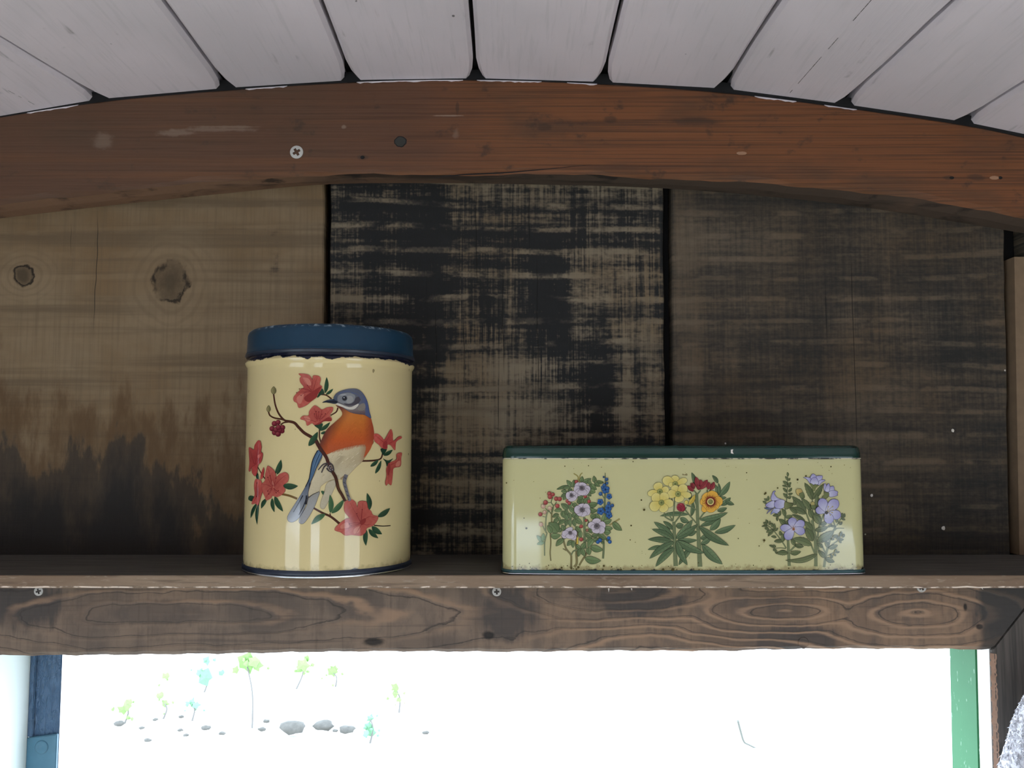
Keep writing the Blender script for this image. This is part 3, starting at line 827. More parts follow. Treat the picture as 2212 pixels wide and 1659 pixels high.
# ---------------------------------------------------------------- tins
def tin_paint(name, base, ztop, zbot, wear, chips=0.0):
    m = Mat(name)
    w = m.noise(60, 60, 60, off=2.0)
    c = m.mix(tuple(v * 0.97 for v in base), base, w)
    rust = m.noise(260, 260, 260, off=5.0, detail=4)
    low = m.step(m.add(m.sub(m.z, zbot), m.mul(m.sub(rust, 0.5), 0.010)), 0.0005, 0.0042, 1.0, 0.0)
    c = m.mix(c, (0.20, 0.14, 0.06), m.mul(low, wear))
    low2 = m.step(m.add(m.sub(m.z, zbot), m.mul(m.sub(m.noise(150, 150, 150, off=15.0, detail=4), 0.5), 0.012)), -0.001, 0.0006, 1.0, 0.0)
    c = m.mix(c, (0.02, 0.02, 0.022), low2)
    if chips:
        t = m.step(m.add(m.sub(ztop, m.z), m.mul(m.sub(m.noise(75, 75, 40, off=9.0, detail=4), 0.5), -chips)), 0.0, 0.0006, 1.0, 0.0)
        c = m.mix(c, (0.012, 0.014, 0.03), t)
    sp = m.step(m.noise(190, 190, 190, off=33.0, detail=1), 0.785, 0.80)
    c = m.mix(c, (0.16, 0.12, 0.05), m.mul(sp, 0.8))
    return m.done(c, 0.06, w, 0.01, 0.0003, coat=0.0, spec=0.42)
# round tin
TD = onz(712, 1249, ZS).y                         # depth of the nearest point of its base
half = 175.0 / FPX
TR = TD * half / (1 - half) * 0.995
TC = Vector((at(711, 1100, TD + TR).x, TD + TR, ZS))
def tz(py): return at(711, py, TC.y).z
zlid0, zlid1 = tz(776), tz(731)
zb1, zb0 = tz(789), tz(1212)
M_CREAM = tin_paint('cream_tin_enamel', (0.66, 0.545, 0.285), zb1 - 0.0005, zb0 + 0.0005, 0.4, 0.013)
def blue_lid():
    m = Mat('scratched_blue_lid_enamel')
    w = m.noise(50, 50, 50, off=2.0)
    c = m.mix((0.010, 0.036, 0.066), (0.015, 0.047, 0.084), w)
    s1 = m.noise(900, 900, 60, off=6.0, detail=2, dist=1.5)
    c = m.mix(c, (0.20, 0.28, 0.34), m.mul(m.step(s1, 0.73, 0.78), 0.25))
    rim = m.mul(m.step(m.z, zlid1 + 0.0002, zlid1 + 0.0018), m.step(m.noise(240, 240, 240, off=4.0, detail=3), 0.5, 0.62))
    c = m.mix(c, (0.40, 0.50, 0.56), m.mul(rim, 0.7))  # broken highlight line painted along the lid's top rim
    return m.done(c, 0.30, w, 0.05, 0.0005, spec=0.2)
M_BLUE = blue_lid()
M_NAVYRIM = plain('dark_navy_tin_rim', (0.018, 0.026, 0.045), 0.35, 0.3, 150)
M_BRIGHT = plain('bare_tinplate', (0.70, 0.74, 0.76), 0.25, 0.1, 200, metal=0.9)
tin = tag(empty('round_tin', TC), 'tall round cream tin with a blue lid and a bluebird on a flowering branch', 'tin')
R = TR
body = lathe('body', TC.x, TC.y, [(R * 0.985, zb0 - 0.001), (R, zb0 + 0.0008), (R, zb0 + 0.004), (R, zb0 + 0.008), (R, zb1 - 0.009), (R, zb1 - 0.0045), (R + 0.0006, zb1 - 0.0036), (R + 0.0016, zb1 - 0.0020), (R + 0.0018, zb1 - 0.0008), (R + 0.0010, zb1 + 0.0006), (R - 0.0006, zb1 + 0.0016), (R - 0.0006, zlid0 + 0.003)], M_CREAM, tin, 160)
lathe('base_rim', TC.x, TC.y, [(R - 0.006, ZS + 0.0002), (R - 0.001, ZS + 0.0002), (R + 0.0003, ZS + 0.0010), (R + 0.0009, ZS + 0.0026), (R + 0.0009, zb0 - 0.0006), (R + 0.0002, zb0 + 0.0012), (R - 0.002, zb0 + 0.0012)], M_NAVYRIM, tin, 128)
lathe('base_seam', TC.x, TC.y, [(R - 0.001, ZS + 0.0001), (R + 0.0006, ZS + 0.0001), (R + 0.0011, ZS + 0.0006), (R + 0.0008, ZS + 0.0011), (R, ZS + 0.0012)], M_BRIGHT, tin, 128)
lid = lathe('lid', TC.x, TC.y, [(R - 0.002, zlid0 + 0.0006), (R + 0.0011, zlid0 + 0.0006), (R + 0.0015, zlid0 + 0.0014), (R + 0.0006, zlid0 + 0.0030), (R + 0.0005, zlid0 + 0.005), (R + 0.00045, zlid0 + 0.0065), (R + 0.00025, zlid1 - 0.003), (R + 0.0002, zlid1 - 0.001), (R - 0.0006, zlid1 + 0.0012), (R - 0.0022, zlid1 + 0.0026), (R - 0.0045, zlid1 + 0.0032), (R - 0.007, zlid1 + 0.0030), (R * 0.6, zlid1 + 0.0036), (R * 0.2, zlid1 + 0.0040), (0.00001, zlid1 + 0.0041)], M_BLUE, tin, 160)
lathe('lid_curl', TC.x, TC.y, [(R - 0.001, zlid0 - 0.0014), (R + 0.0010, zlid0 - 0.0012), (R + 0.0017, zlid0 - 0.0002), (R + 0.0017, zlid0 + 0.0006), (R + 0.0008, zlid0 + 0.0016), (R - 0.001, zlid0 + 0.0016)], M_NAVYRIM, lid, 128)
# rectangular tin
BF = YS + 0.0012
bx0, bx1 = at(1085, 1120, BF).x, at(1877, 1120, BF).x
BXC, BHW, BDEP, BCR = (bx0 + bx1) / 2, (bx1 - bx0) / 2, YW - 0.004 - BF - 0.001, 0.011
def bz(py): return at(1480, py, BF).z
BULGE = 0.0035
def bfront(x):
    u = min(1.0, abs(x - BXC) / BHW)
    return BF + BULGE * u ** 4
def box_outline(off):
    pts = []
    n = 40
    for k in range(n + 1):
        x = BXC - BHW + BCR + (2 * BHW - 2 * BCR) * k / n
        pts.append((x, bfront(x) - off))
    yc = bfront(BXC + BHW - BCR) + BCR
    for k in range(1, 11):
        a = -math.pi / 2 + math.pi / 2 * k / 10
        pts.append((BXC + BHW - BCR + (BCR + off) * math.cos(a), yc + (BCR + off) * math.sin(a)))
    yb = BF + BDEP - BCR
    for k in range(11):
        a = math.pi / 2 * k / 10
        pts.append((BXC + BHW - BCR + (BCR + off) * math.cos(a), yb + (BCR + off) * math.sin(a)))
    for k in range(11):
        a = math.pi / 2 + math.pi / 2 * k / 10
        pts.append((BXC - BHW + BCR + (BCR + off) * math.cos(a), yb + (BCR + off) * math.sin(a)))
    for k in range(10):
        a = math.pi + math.pi / 2 * k / 10
        pts.append((BXC - BHW + BCR + (BCR + off) * math.cos(a), yc + (BCR + off) * math.sin(a)))
    return pts
def sweep(name, prof, mat, parent, caps=True):
    V, F = [], []
    for off, z in prof:
        V += [(x, y, z) for x, y in box_outline(off)]
    n = len(V) // len(prof)
    for i in range(len(prof) - 1):
        for k in range(n):
            k2_ = (k + 1) % n
            F.append((i * n + k, i * n + k2_, (i + 1) * n + k2_, (i + 1) * n + k))
    if caps:
        F.append(tuple(range(n - 1, -1, -1))); F.append(tuple(range(len(V) - n, len(V))))
    o = mesh_obj(name, V, F, mat, parent, True)
    try: o.data.set_sharp_from_angle(angle=math.radians(40))
    except Exception: pass
    return o
zx0, zx1 = bz(1233), bz(991)
M_CREAM2 = tin_paint('pale_yellow_tin_enamel', (0.525, 0.495, 0.262), zx1, zx0 + 0.0002, 0.6)
M_GREENLID = plain('dark_green_lid_enamel', (0.006, 0.034, 0.026), 0.18, 0.15, 60)
M_GREENRIM = plain('dark_teal_tin_rim', (0.018, 0.060, 0.065), 0.35, 0.3, 150)
def worn_edge():
    m = Mat('worn_pale_lid_edge')
    n = m.noise(160, 160, 500, off=3.0, detail=4)
    return m.done(m.mix((0.03, 0.03, 0.028), (0.62, 0.58, 0.44), m.step(n, 0.44, 0.54)), 0.6, n, 0.3, 0.0005)
boxtin = tag(empty('rectangular_tin', (BXC, BF + BDEP / 2, ZS)), 'long low pale yellow tin with a dark green lid and three printed flower bouquets', 'tin')
zseam = ZS + 0.0012
bbody = sweep('body', [(-0.002, zx0 - 0.0005), (0.0, zx0 + 0.0004), (0.0, zx0 + 0.0012), (0.0, zx0 + 0.004), (0.0, zx1 - 0.005), (0.0, zx1 - 0.001), (-0.0004, zx1 - 0.0002), (-0.003, zx1)], M_CREAM2, boxtin)
sweep('base_rim', [(-0.002, ZS + 0.0004), (0.0002, ZS + 0.0008), (0.0009, ZS + 0.0016), (0.0010, zx0 - 0.0008), (0.0004, zx0 + 0.0003), (-0.001, zx0 + 0.0003)], M_GREENRIM, boxtin)
sweep('base_seam', [(-0.001, ZS + 0.0001), (0.0006, ZS + 0.0001), (0.0012, ZS + 0.0006), (0.0009, ZS + 0.0011), (0.0, ZS + 0.0012)], M_BRIGHT, boxtin)
blid = sweep('lid', [(-0.002, bz(990)), (-0.0001, bz(990)), (0.0001, bz(986)), (-0.0002, bz(975)), (-0.0008, bz(968)), (-0.0014, bz(967)), (-0.0020, bz(964.5)), (-0.0034, bz(962.5)), (-0.006, bz(962))], M_GREENLID, boxtin)
sweep('lid_edge', [(-0.002, bz(992)), (-0.0002, bz(992)), (0.0003, bz(991)), (0.0003, bz(990)), (-0.0002, bz(989)), (-0.002, bz(989))], worn_edge(), blid)
fl = at(1581, 975, BF)
mesh_obj('paint_fleck', [(fl.x - 0.0008, bfront(fl.x) - 0.0004, fl.z + 0.0012), (fl.x + 0.0009, bfront(fl.x) - 0.0004, fl.z + 0.0014), (fl.x + 0.0003, bfront(fl.x) - 0.0005, fl.z), (fl.x + 0.0011, bfront(fl.x) - 0.0003, fl.z - 0.0018), (fl.x - 0.0008, bfront(fl.x) - 0.0003, fl.z - 0.0013)], [(0, 1, 2), (2, 3, 4), (0, 2, 4)], M_PALE, blid)
# ---------------------------------------------------------------- printed pictures on the tins (flat print, wrapped on the metal)
def print_paint():
    m = Mat('printed_enamel_colours')
    a = m.t.nodes.new('ShaderNodeAttribute'); a.attribute_name = 'Col'
    n = m.noise(900, 900, 900, off=2.0, detail=2)
    c = m.mix(a.outputs['Color'], m.mix(a.outputs['Color'], (0.0, 0.0, 0.0), 0.16), n)
    return m.done(c, 0.08, None, spec=0.42)
M_PRINT = print_paint()
KP = 1.12
def K(r, g, b): return rgb(r, g, b, KP)
def lerp(a, b, t):
    t = max(0.0, min(1.0, t))
    return tuple(x + (y - x) * t for x, y in zip(a, b))
def cyl_uv(px, py):
    d = ray(px, py); c = TC
    a = d.x * d.x + d.y * d.y; b = -2 * (d.x * c.x + d.y * c.y); k = c.x * c.x + c.y * c.y - TR * TR
    disc_ = b * b - 4 * a * k
    t = (-b - math.sqrt(max(disc_, 0.0))) / (2 * a)
    p = d * t
    return (TR * math.atan2(p.x - c.x, c.y - p.y), p.z)
def cyl_xyz(u, v, off):
    th = u / TR; r = TR + off
    return (TC.x + r * math.sin(th), TC.y - r * math.cos(th), v)
def flat_uv(px, py):
    p = at(px, py, BF)
    for _ in range(2): p = at(px, py, bfront(p.x))
    return (p.x, p.z)
def flat_xyz(u, v, off): return (u, bfront(u) - off, v)
class Print:
    def __init__(s, name, parent, uv, xyz, zoom, base=0.00003, step=0.000003):
        s.name, s.parent, s.uv, s.xyz = name, parent, uv, xyz
        s.V, s.F, s.C, s.off, s.stepv = [], [], [], base, step
        s.zx, s.zy, s.zs = zoom
        s.rnd = random.Random(len(name))
    def zoom(s, z): s.zx, s.zy, s.zs = z
    def px(s, p): return (s.zx + p[0] / s.zs, s.zy + p[1] / s.zs)
    def poly_px(s, pts, colour, grid=2.6):
        """filled shape, colour a constant or a function of picture position inside the shape"""
        xs = [p[0] for p in pts]; ys = [p[1] for p in pts]
        extra = []
        if max(max(xs) - min(xs), max(ys) - min(ys)) > grid * 2.2:
            y = min(ys) + grid / 2
            while y < max(ys):
                x = min(xs) + grid / 2
                while x < max(xs):
                    if inside((x, y), pts): extra.append((x, y))
                    x += grid
                y += grid
        try: vs, fs = cdt(pts, extra)
        except Exception: return
        fs = [f for f in fs if inside((sum(vs[i][0] for i in f) / 3, sum(vs[i][1] for i in f) / 3), pts)]
        s.off += s.stepv
        k = len(s.V)
        for v in vs:
            u, w_ = s.uv(*v)
            s.V.append(s.xyz(u, w_, s.off)); s.C.append(colour(v) if callable(colour) else colour)
        for f in fs: s.F.append(tuple(k + i for i in f))
    def poly(s, pts, colour, smooth=4, line=None, lw=0.9):
        P = [s.px(p) for p in pts]
        if smooth: P = [(a, b) for a, b in catmull(P, smooth, True)]
        s.poly_px(P, colour)
        if line: s.ribbon_px(P + [P[0]], lw, lw, line)
        return P
    def ribbon_px(s, P, w0, w1, colour):
        s.off += s.stepv
        k = len(s.V); n = len(P)
        for i, p in enumerate(P):
            a, b = P[max(i - 1, 0)], P[min(i + 1, n - 1)]
            dx, dy = b[0] - a[0], b[1] - a[1]; L = math.hypot(dx, dy) or 1.0
            h = (w0 + (w1 - w0) * i / max(1, n - 1)) / 2
            nx, ny = -dy / L * h, dx / L * h
            for q in ((p[0] + nx, p[1] + ny), (p[0] - nx, p[1] - ny)):
                u, w_ = s.uv(*q)
                s.V.append(s.xyz(u, w_, s.off)); s.C.append(colour(p) if callable(colour) else colour)
        for i in range(n - 1):
            a = k + 2 * i
            s.F.append((a, a + 1, a + 3, a + 2))
    def stroke(s, pts, w0, w1, colour, line=None, lw=0.8):
        """widths in zoom pixels"""
        P = catmull([s.px(p) for p in pts], 6) if len(pts) > 2 else [tuple(s.px(pts[0])[j] + (s.px(pts[1])[j] - s.px(pts[0])[j]) * k / 6 for j in (0, 1)) for k in range(7)]
        w0 /= s.zs; w1 /= s.zs
        if line: s.ribbon_px(P, w0 + lw, w1 + lw, line)
        s.ribbon_px(P, w0, w1, colour)
    def leaf(s, a, b, w, colour, line=None, bend=0.0, vein=None, lw=0.8, shape=0.85, teeth=0):
        """pointed leaf from base a to tip b, full width w (zoom pixels)"""
        A, B = s.px(a), s.px(b); W = w / s.zs
        dx, dy = B[0] - A[0], B[1] - A[1]; L = math.hypot(dx, dy) or 1
        nx, ny = -dy / L, dx / L
        n = 12
        def mid(t): return (A[0] + dx * t + nx * bend * L * math.sin(math.pi * t), A[1] + dy * t + ny * bend * L * math.sin(math.pi * t))
        up, dn = [], []
        for i in range(n + 1):
            t = i / n
            h = W / 2 * (math.sin(math.pi * t ** shape) ** 0.85 if 0 < t < 1 else 0)
            if teeth and 0 < i < n and i % 2: h *= 0.86
            m_ = mid(t)
            up.append((m_[0] + nx * h, m_[1] + ny * h)); dn.append((m_[0] - nx * h, m_[1] - ny * h))
        P = up + dn[::-1][1:-1]
        if line: s.ribbon_px(P + [P[0]], lw * 2, lw * 2, line)
        if isinstance(colour, tuple) and len(colour) == 2 and isinstance(colour[0], tuple):
            c0, c1 = colour
            colour = lambda p: lerp(c0, c1, ((p[0] - A[0]) * nx + (p[1] - A[1]) * ny) / (W + 1e-6) + 0.5)
        s.poly_px(P, colour, 3.0)
        if vein: s.ribbon_px([mid(0.06 + 0.86 * i / 8) for i in range(9)], lw * 0.9, lw * 0.5, vein)
    def petal(s, c, tip, w, cin, cout, line=None, lw=0.8, blunt=0.55):
        A, B = s.px(c), s.px(tip); W = w / s.zs
        dx, dy = B[0] - A[0], B[1] - A[1]; L = math.hypot(dx, dy) or 1
        nx, ny = -dy / L, dx / L
        prof = [(0.0, 0.10), (0.2, 0.28), (0.45, 0.46), (0.7, 0.5), (0.88, 0.36), (0.97, 0.16 if blunt < 0.5 else 0.22), (1.0, 0.0)]
        up = [(A[0] + dx * t + nx * W * h, A[1] + dy * t + ny * W * h) for t, h in prof]
        dn = [(A[0] + dx * t - nx * W * h, A[1] + dy * t - ny * W * h) for t, h in prof]
        P = catmull(up + dn[::-1][1:], 3, True)
        if line: s.ribbon_px(P + [P[0]], lw * 2, lw * 2, line)
        s.poly_px(P, lambda p: lerp(cin, cout, math.hypot(p[0] - A[0], p[1] - A[1]) / L), 3.0)
    def dot(s, c, r, colour, line=None, lw=0.8, hi=None):
        C_ = s.px(c); R_ = r / s.zs; n = 14
        P = [(C_[0] + R_ * math.cos(2 * math.pi * k / n), C_[1] + R_ * math.sin(2 * math.pi * k / n)) for k in range(n)]
        if line: s.ribbon_px(P + [P[0]], lw * 2, lw * 2, line)
        s.poly_px(P, (lambda p: lerp(hi, colour, math.hypot(p[0] - C_[0] + R_ * 0.3, p[1] - C_[1] + R_ * 0.3) / R_)) if hi else colour, max(2.0, R_ / 2))
    def build(s):
        return mesh_obj(s.name, s.V, s.F, M_PRINT, s.parent, False, s.C)
# ================================================================= round tin: bluebird among azaleas
Z1 = (570, 790, 6.9125); Z2 = (530, 940, 6.9125)
BR, BRD = K(72, 40, 30), K(45, 26, 22)
LG, LG2 = K(52, 84, 58), K(30, 58, 42)
CO, COD, COL = K(172, 82, 72), K(132, 48, 46), K(188, 116, 100)
def shade(c1, c2, ang, x0, x1):
    ca, sa = math.cos(ang), math.sin(ang)
    return lambda p: lerp(c1, c2, ((p[0] * ca + p[1] * sa) - x0) / (x1 - x0))
pr = Print('printed_branch', body, cyl_uv, cyl_xyz, Z1)
for pts, w0, w1 in (([(145, 420), (170, 580), (220, 710), (290, 800), (350, 830)], 18, 28), ([(70, 680), (90, 740), (160, 780), (270, 800), (350, 828)], 15, 24),
                    ([(250, 882), (300, 850), (380, 838)], 16, 20), ([(1010, 495), (930, 440), (850, 430)], 18, 14), ([(1105, 625), (1080, 690), (995, 742)], 18, 14),
                    ([(832, 940), (830, 1060), (855, 1150)], 16, 20),
                    ([(330, 825), (450, 850), (520, 920), (600, 1000), (700, 1060), (775, 1110), (820, 1200), (860, 1270)], 34, 50)):
    pr.stroke(pts, w0, w1, BR, BRD, 0.7)
pr.build()
pr = Print('printed_branch', body, cyl_uv, cyl_xyz, Z1)
pr.stroke([(1465, 1422), (1640, 1415), (1745, 1385), (1775, 1290)], 24, 16, BR, BRD, 0.7)
pr.build()
pr = Print('printed_buds', body, cyl_uv, cyl_xyz, Z1, 0.00015)
pr.leaf((148, 425), (148, 312), 70, (K(150, 140, 95), K(95, 90, 60)), K(70, 60, 40)); pr.leaf((70, 690), (75, 595), 52, (K(150, 140, 95), K(105, 98, 66)), K(70, 60, 40))
pr.build()
pr = Print('printed_berries', body, cyl_uv, cyl_xyz, Z1, 0.00015)
for (x, y, r) in ((160, 865, 38), (215, 845, 34), (125, 940, 37), (280, 925, 38), (160, 1000, 36), (275, 975, 34), (215, 1018, 40), (185, 955, 38), (240, 960, 36), (222, 920, 38)):
    pr.dot((x, y), r, K(92, 24, 36), K(60, 14, 24), 0.5, K(150, 66, 74))
pr.build()
pr = Print('printed_branch', body, cyl_uv, cyl_xyz, Z2)
pr.stroke([(545, 880), (660, 905), (775, 950)], 26, 28, K(110, 82, 42), BRD, 0.7)
pr.build()
pr = Print('printed_branch', body, cyl_uv, cyl_xyz, Z2)
pr.stroke([(1010, 1082), (1150, 1160), (1280, 1220), (1410, 1325)], 24, 34, BR, BRD, 0.7)
pr.stroke([(1262, 1165), (1275, 1215)], 16, 20, BR)
pr.build()
pr = Print('printed_branch', body, cyl_uv, cyl_xyz, Z2)
pr.stroke([(1920, 1345), (2050, 1358), (2168, 1350)], 18, 14, BRD)
pr.build()
pr = Print('printed_branch', body, cyl_uv, cyl_xyz, Z2)
pr.stroke([(190, 480), (250, 590), (310, 670)], 14, 18, BR); pr.stroke([(205, 960), (200, 1060)], 14, 10, BR)
pr.build()
lf = Print('printed_leaves', body, cyl_uv, cyl_xyz, Z1, 0.00016)
G = (LG, LG2)
for a, b, w_ in (((915, 412), (938, 168), 64), ((925, 432), (1036, 344), 44), ((838, 972), (992, 843), 58), ((850, 1015), (930, 980), 42), ((668, 1200), (806, 985), 92),
                 ((1783, 1342), (1922, 1255), 58), ((1588, 1506), (1712, 1402), 56), ((1660, 1612), (1750, 1412), 56), ((175, 1610), (260, 1400), 62)):
    lf.leaf(a, b, w_, G, None, 0.04, K(38, 62, 45), 0.6)
lf.poly([(870, 340), (905, 415), (860, 432), (800, 482), (815, 425)], LG2)
lf.poly([(755, 885), (880, 862), (845, 960), (815, 940)], LG2)
lf.poly([(1740, 1240), (1835, 1240), (1785, 1330), (1762, 1310)], LG2)
lf.poly([(1775, 1385), (1850, 1415), (1928, 1383), (1880, 1440), (1835, 1505), (1815, 1440)], LG2)
lf.zoom(Z2)
for a, b, w_ in (((475, 590), (537, 365), 66), ((560, 752), (790, 760), 92), ((440, 912), (567, 1142), 78), ((403, 940), (437, 1152), 58), ((320, 945), (240, 1097), 62), ((178, 1015), (84, 1240), 50),
                 ((202, 1020), (180, 1338), 46), ((50, 962), (135, 915), 90), ((1855, 1115), (1813, 862), 78), ((1972, 1222), (2158, 1088), 78), ((1805, 1410), (1798, 1652), 72), ((1838, 1402), (1982, 1540), 70), ((1885, 1362), (2038, 1480), 86)):
    lf.leaf(a, b, w_, G, None, 0.05, K(36, 60, 44), 0.6)
for a, b, w_ in (((1270, 1165), (1262, 885), 78), ((1285, 1168), (1475, 955), 80), ((1195, 1178), (985, 1332), 86)):
    lf.leaf(a, b, w_, (K(78, 110, 72), K(50, 84, 56)), None, 0.05, K(38, 66, 46), 0.6)
lf.poly([(1130, 835), (1175, 840), (1160, 890)], LG)
lf.poly([(165, 570), (195, 575), (205, 660), (170, 640)], LG2)
lf.build()
# ---- the bird
bd = Print('printed_bluebird', body, cyl_uv, cyl_xyz, Z2, 0.00026)
BL, BLD, GRY = K(78, 92, 118), K(40, 46, 66), K(128, 130, 138)
# hanging thigh feather, tail, wing
bd.poly([(1348, 672), (1345, 750), (1290, 880), (1225, 1020), (1172, 1102), (1120, 1075), (1130, 980), (1180, 850), (1205, 740), (1260, 688)], shade(K(176, 166, 142), K(98, 94, 92), -0.7, 100, 170), 4, K(90, 84, 78), 0.5)
bd.off += 1e-5
tailc = lambda p: lerp(K(74, 86, 104), K(150, 152, 156), (p[1] - 1040) / 85.0)
bd.poly([(1105, 840), (1082, 940), (1032, 1070), (962, 1200), (892, 1300), (842, 1326), (803, 1300), (810, 1240), (860, 1150), (920, 1050), (955, 930)], lambda p: lerp(K(140, 138, 132), K(156, 156, 158), (p[1] - 1060) / 70), 4, K(66, 66, 74), 0.6)
bd.poly([(960, 660), (980, 760), (950, 900), (900, 1050), (850, 1160), (790, 1250), (710, 1298), (648, 1285), (630, 1230), (660, 1160), (760, 1000), (860, 840), (930, 710)], tailc, 4, K(52, 58, 76), 0.7)
for pts in (([(965, 720), (945, 860), (915, 1030)]), ([(920, 930), (860, 1080), (800, 1190)]), ([(860, 900), (800, 1010), (720, 1150)])):
    bd.stroke(pts, 18, 8, K(40, 42, 50))
bd.stroke([(915, 900), (905, 1000), (905, 1035)], 20, 26, K(34, 36, 42))
# body: cream belly first
def belly(p):
    x, y = p
    t = lerp(K(206, 192, 158), K(176, 160, 128), ((x - 690) * 0.6 + (y - 985) * 0.8) / 55.0)
    f = math.exp(-((x - (735 - (y - 990) * 0.55)) / 9.0) ** 2)
    t = lerp(t, K(132, 118, 94), 0.45 * f if y > 985 else 0)
    if x > 775: t = lerp(t, K(150, 92, 60), (x - 775) / 22.0)
    t = lerp(t, K(196, 186, 160), 0.5 * max(0.0, min(1.0, (y - 995) / 30.0)))
    return t
bd.poly([(1110, 250), (1150, 330), (1110, 430), (1050, 560), (1000, 660), (975, 740), (945, 850), (950, 925), (1010, 890), (1105, 835), (1130, 765), (1230, 690), (1340, 655), (1450, 660), (1535, 600), (1640, 490), (1740, 395), (1815, 285), (1875, 170), (1890, 80), (1500, 100), (1200, 180)], belly, 4, K(120, 98, 74), 0.5)
rf = random.Random(4)
for k in range(70):
    x, y = rf.uniform(1150, 1760), rf.uniform(230, 620)
    if not inside(bd.px((x, y)), [bd.px(q) for q in ((1200, 330), (1120, 470), (1060, 600), (1330, 620), (1450, 630), (1530, 580), (1640, 470), (1740, 370), (1800, 250), (1500, 220))]): continue
    L_ = rf.uniform(30, 80)
    bd.stroke([(x, y), (x - 0.75 * L_, y + 0.66 * L_)], 7, 2, K(168, 152, 122) if k % 3 else K(214, 202, 172))
bd.stroke([(945, 930), (1010, 885), (1095, 845)], 12, 10, K(66, 60, 52))
bd.stroke([(1500, 590), (1420, 655)], 8, 30, K(150, 128, 96))
# wing
bd.poly([(1085, 225), (1150, 290), (1115, 390), (1060, 500), (1010, 620), (962, 720), (955, 640), (985, 500), (1005, 390), (1045, 290)], shade(K(50, 68, 94), K(72, 98, 124), 0.4, 985, 1010), 4, K(30, 36, 56), 0.7)
for k in range(4):
    bd.stroke([(1100 + k * 14, 265 + k * 10), (1040 + k * 16, 400 + k * 8), (1000 + k * 9, 560)], 7, 4, K(40, 52, 74) if k % 2 else K(98, 124, 146))
bd.stroke([(1080, 235), (1040, 300), (1000, 400), (975, 540), (955, 650), (900, 770)], 14, 12, K(28, 30, 44))
# orange breast
bd.zoom(Z1)
def breast(p):
    x, y = p
    zx, zy = (x - 570) * 6.9125, (y - 790) * 6.9125
    c = lerp(K(186, 108, 44), K(182, 84, 40), (zy - 780) / 330.0)
    left = (1010 - (zy - 1000) * 0.5 if zy > 1000 else 1010 + (1000 - zy) * 0.62)
    c = lerp(c, K(100, 52, 42), (left + 110 - zx) / 190.0)
    c = lerp(c, K(150, 66, 42), (zx - 1480) / 130.0)
    c = lerp(c, K(172, 82, 48), (zy - 1100) / 120.0 if zx > 950 else 0)
    return c
bd.poly([(1075, 590), (1130, 640), (1168, 705), (1150, 760), (1060, 842), (960, 930), (900, 1020), (855, 1120), (825, 1215), (850, 1290), (920, 1330), (1000, 1300), (1100, 1255), (1250, 1215), (1400, 1185), (1500, 1180), (1520, 1230), (1500, 1320), (1490, 1370), (1560, 1290), (1610, 1190), (1640, 1060), (1635, 950), (1612, 850), (1580, 770), (1450, 700), (1250, 640)], breast, 4)
for k in range(60):
    x, y = rf.uniform(930, 1600), rf.uniform(790, 1180)
    if not inside((x, y), [(1160, 800), (980, 960), (890, 1150), (940, 1280), (1480, 1150), (1600, 1150), (1610, 950), (1540, 790)]): continue
    L_ = rf.uniform(30, 70)
    base_ = breast(bd.px((x, y)))
    bd.stroke([(x, y), (x - 0.6 * L_, y + 0.8 * L_)], 9, 2, tuple(v * (0.82 if k % 2 else 1.14) for v in base_))
# soft feather edge between orange and cream
rnd = random.Random(3)
for k in range(26):
    t = k / 25
    x = 925 + 590 * t; y = 1330 - 150 * t ** 0.75 + rnd.uniform(-8, 8)
    bd.stroke([(x - 6, y - 22), (x - 14, y + rnd.uniform(8, 30))], 16, 3, K(176, 92, 56))
# head
def head(p):
    zx, zy = (p[0] - 570) * 6.9125, (p[1] - 790) * 6.9125
    c = lerp(K(80, 85, 98), K(92, 93, 97), (zy - 400) / 120.0)
    c = lerp(c, K(74, 84, 116), (zx - 1380 - (600 - zy) * 0.12) / 130.0)
    if zy > 560 and zx < 1500: c = lerp(c, K(118, 108, 104), (zy - 560) / 90.0)
    if zy > 640: c = lerp(c, K(92, 74, 78), (zy - 640) / 70.0 if zx < 1500 else 0)
    return c
bd.poly([(1040, 480), (1085, 412), (1180, 366), (1300, 345), (1400, 355), (1470, 410), (1522, 495), (1550, 580), (1568, 680), (1592, 785), (1500, 735), (1400, 722), (1300, 700), (1220, 655), (1140, 600), (1075, 565), (1060, 520)], head, 4, K(44, 48, 72), 0.6)
bd.poly([(1110, 450), (1160, 420), (1260, 405), (1340, 430), (1360, 470), (1330, 540), (1250, 570), (1150, 555), (1100, 520)], K(120, 122, 126), 4)
bd.poly([(1240, 460), (1300, 450), (1335, 500), (1310, 550), (1250, 560), (1225, 520)], K(140, 140, 138), 4)
bd.poly([(1365, 480), (1415, 465), (1440, 505), (1395, 570), (1300, 597), (1230, 592), (1195, 562), (1290, 570), (1345, 530)], K(62, 58, 66), 4)
bd.poly([(1075, 555), (1140, 572), (1220, 606), (1300, 618), (1402, 568), (1398, 602), (1340, 650), (1260, 652), (1180, 622), (1100, 590)], K(196, 190, 178), 4)
bd.poly([(1420, 590), (1490, 560), (1510, 620), (1470, 670), (1400, 660)], K(122, 114, 106), 4)
for pts in ([(1110, 430), (1190, 390), (1290, 385)], [(1300, 400), (1390, 430), (1440, 500)], [(1480, 440), (1525, 540), (1545, 660)], [(1505, 560), (1540, 660), (1565, 740)]):
    bd.stroke(pts, 10, 5, K(66, 80, 124))
bd.poly([(1130, 440), (1170, 425), (1230, 425), (1190, 445)], K(150, 152, 152), 3)
bd.dot((1203, 488), 42, K(88, 92, 98)); bd.dot((1203, 488), 31, K(20, 22, 28), K(60, 64, 70), 0.5); bd.dot((1194, 478), 8, K(190, 200, 206))
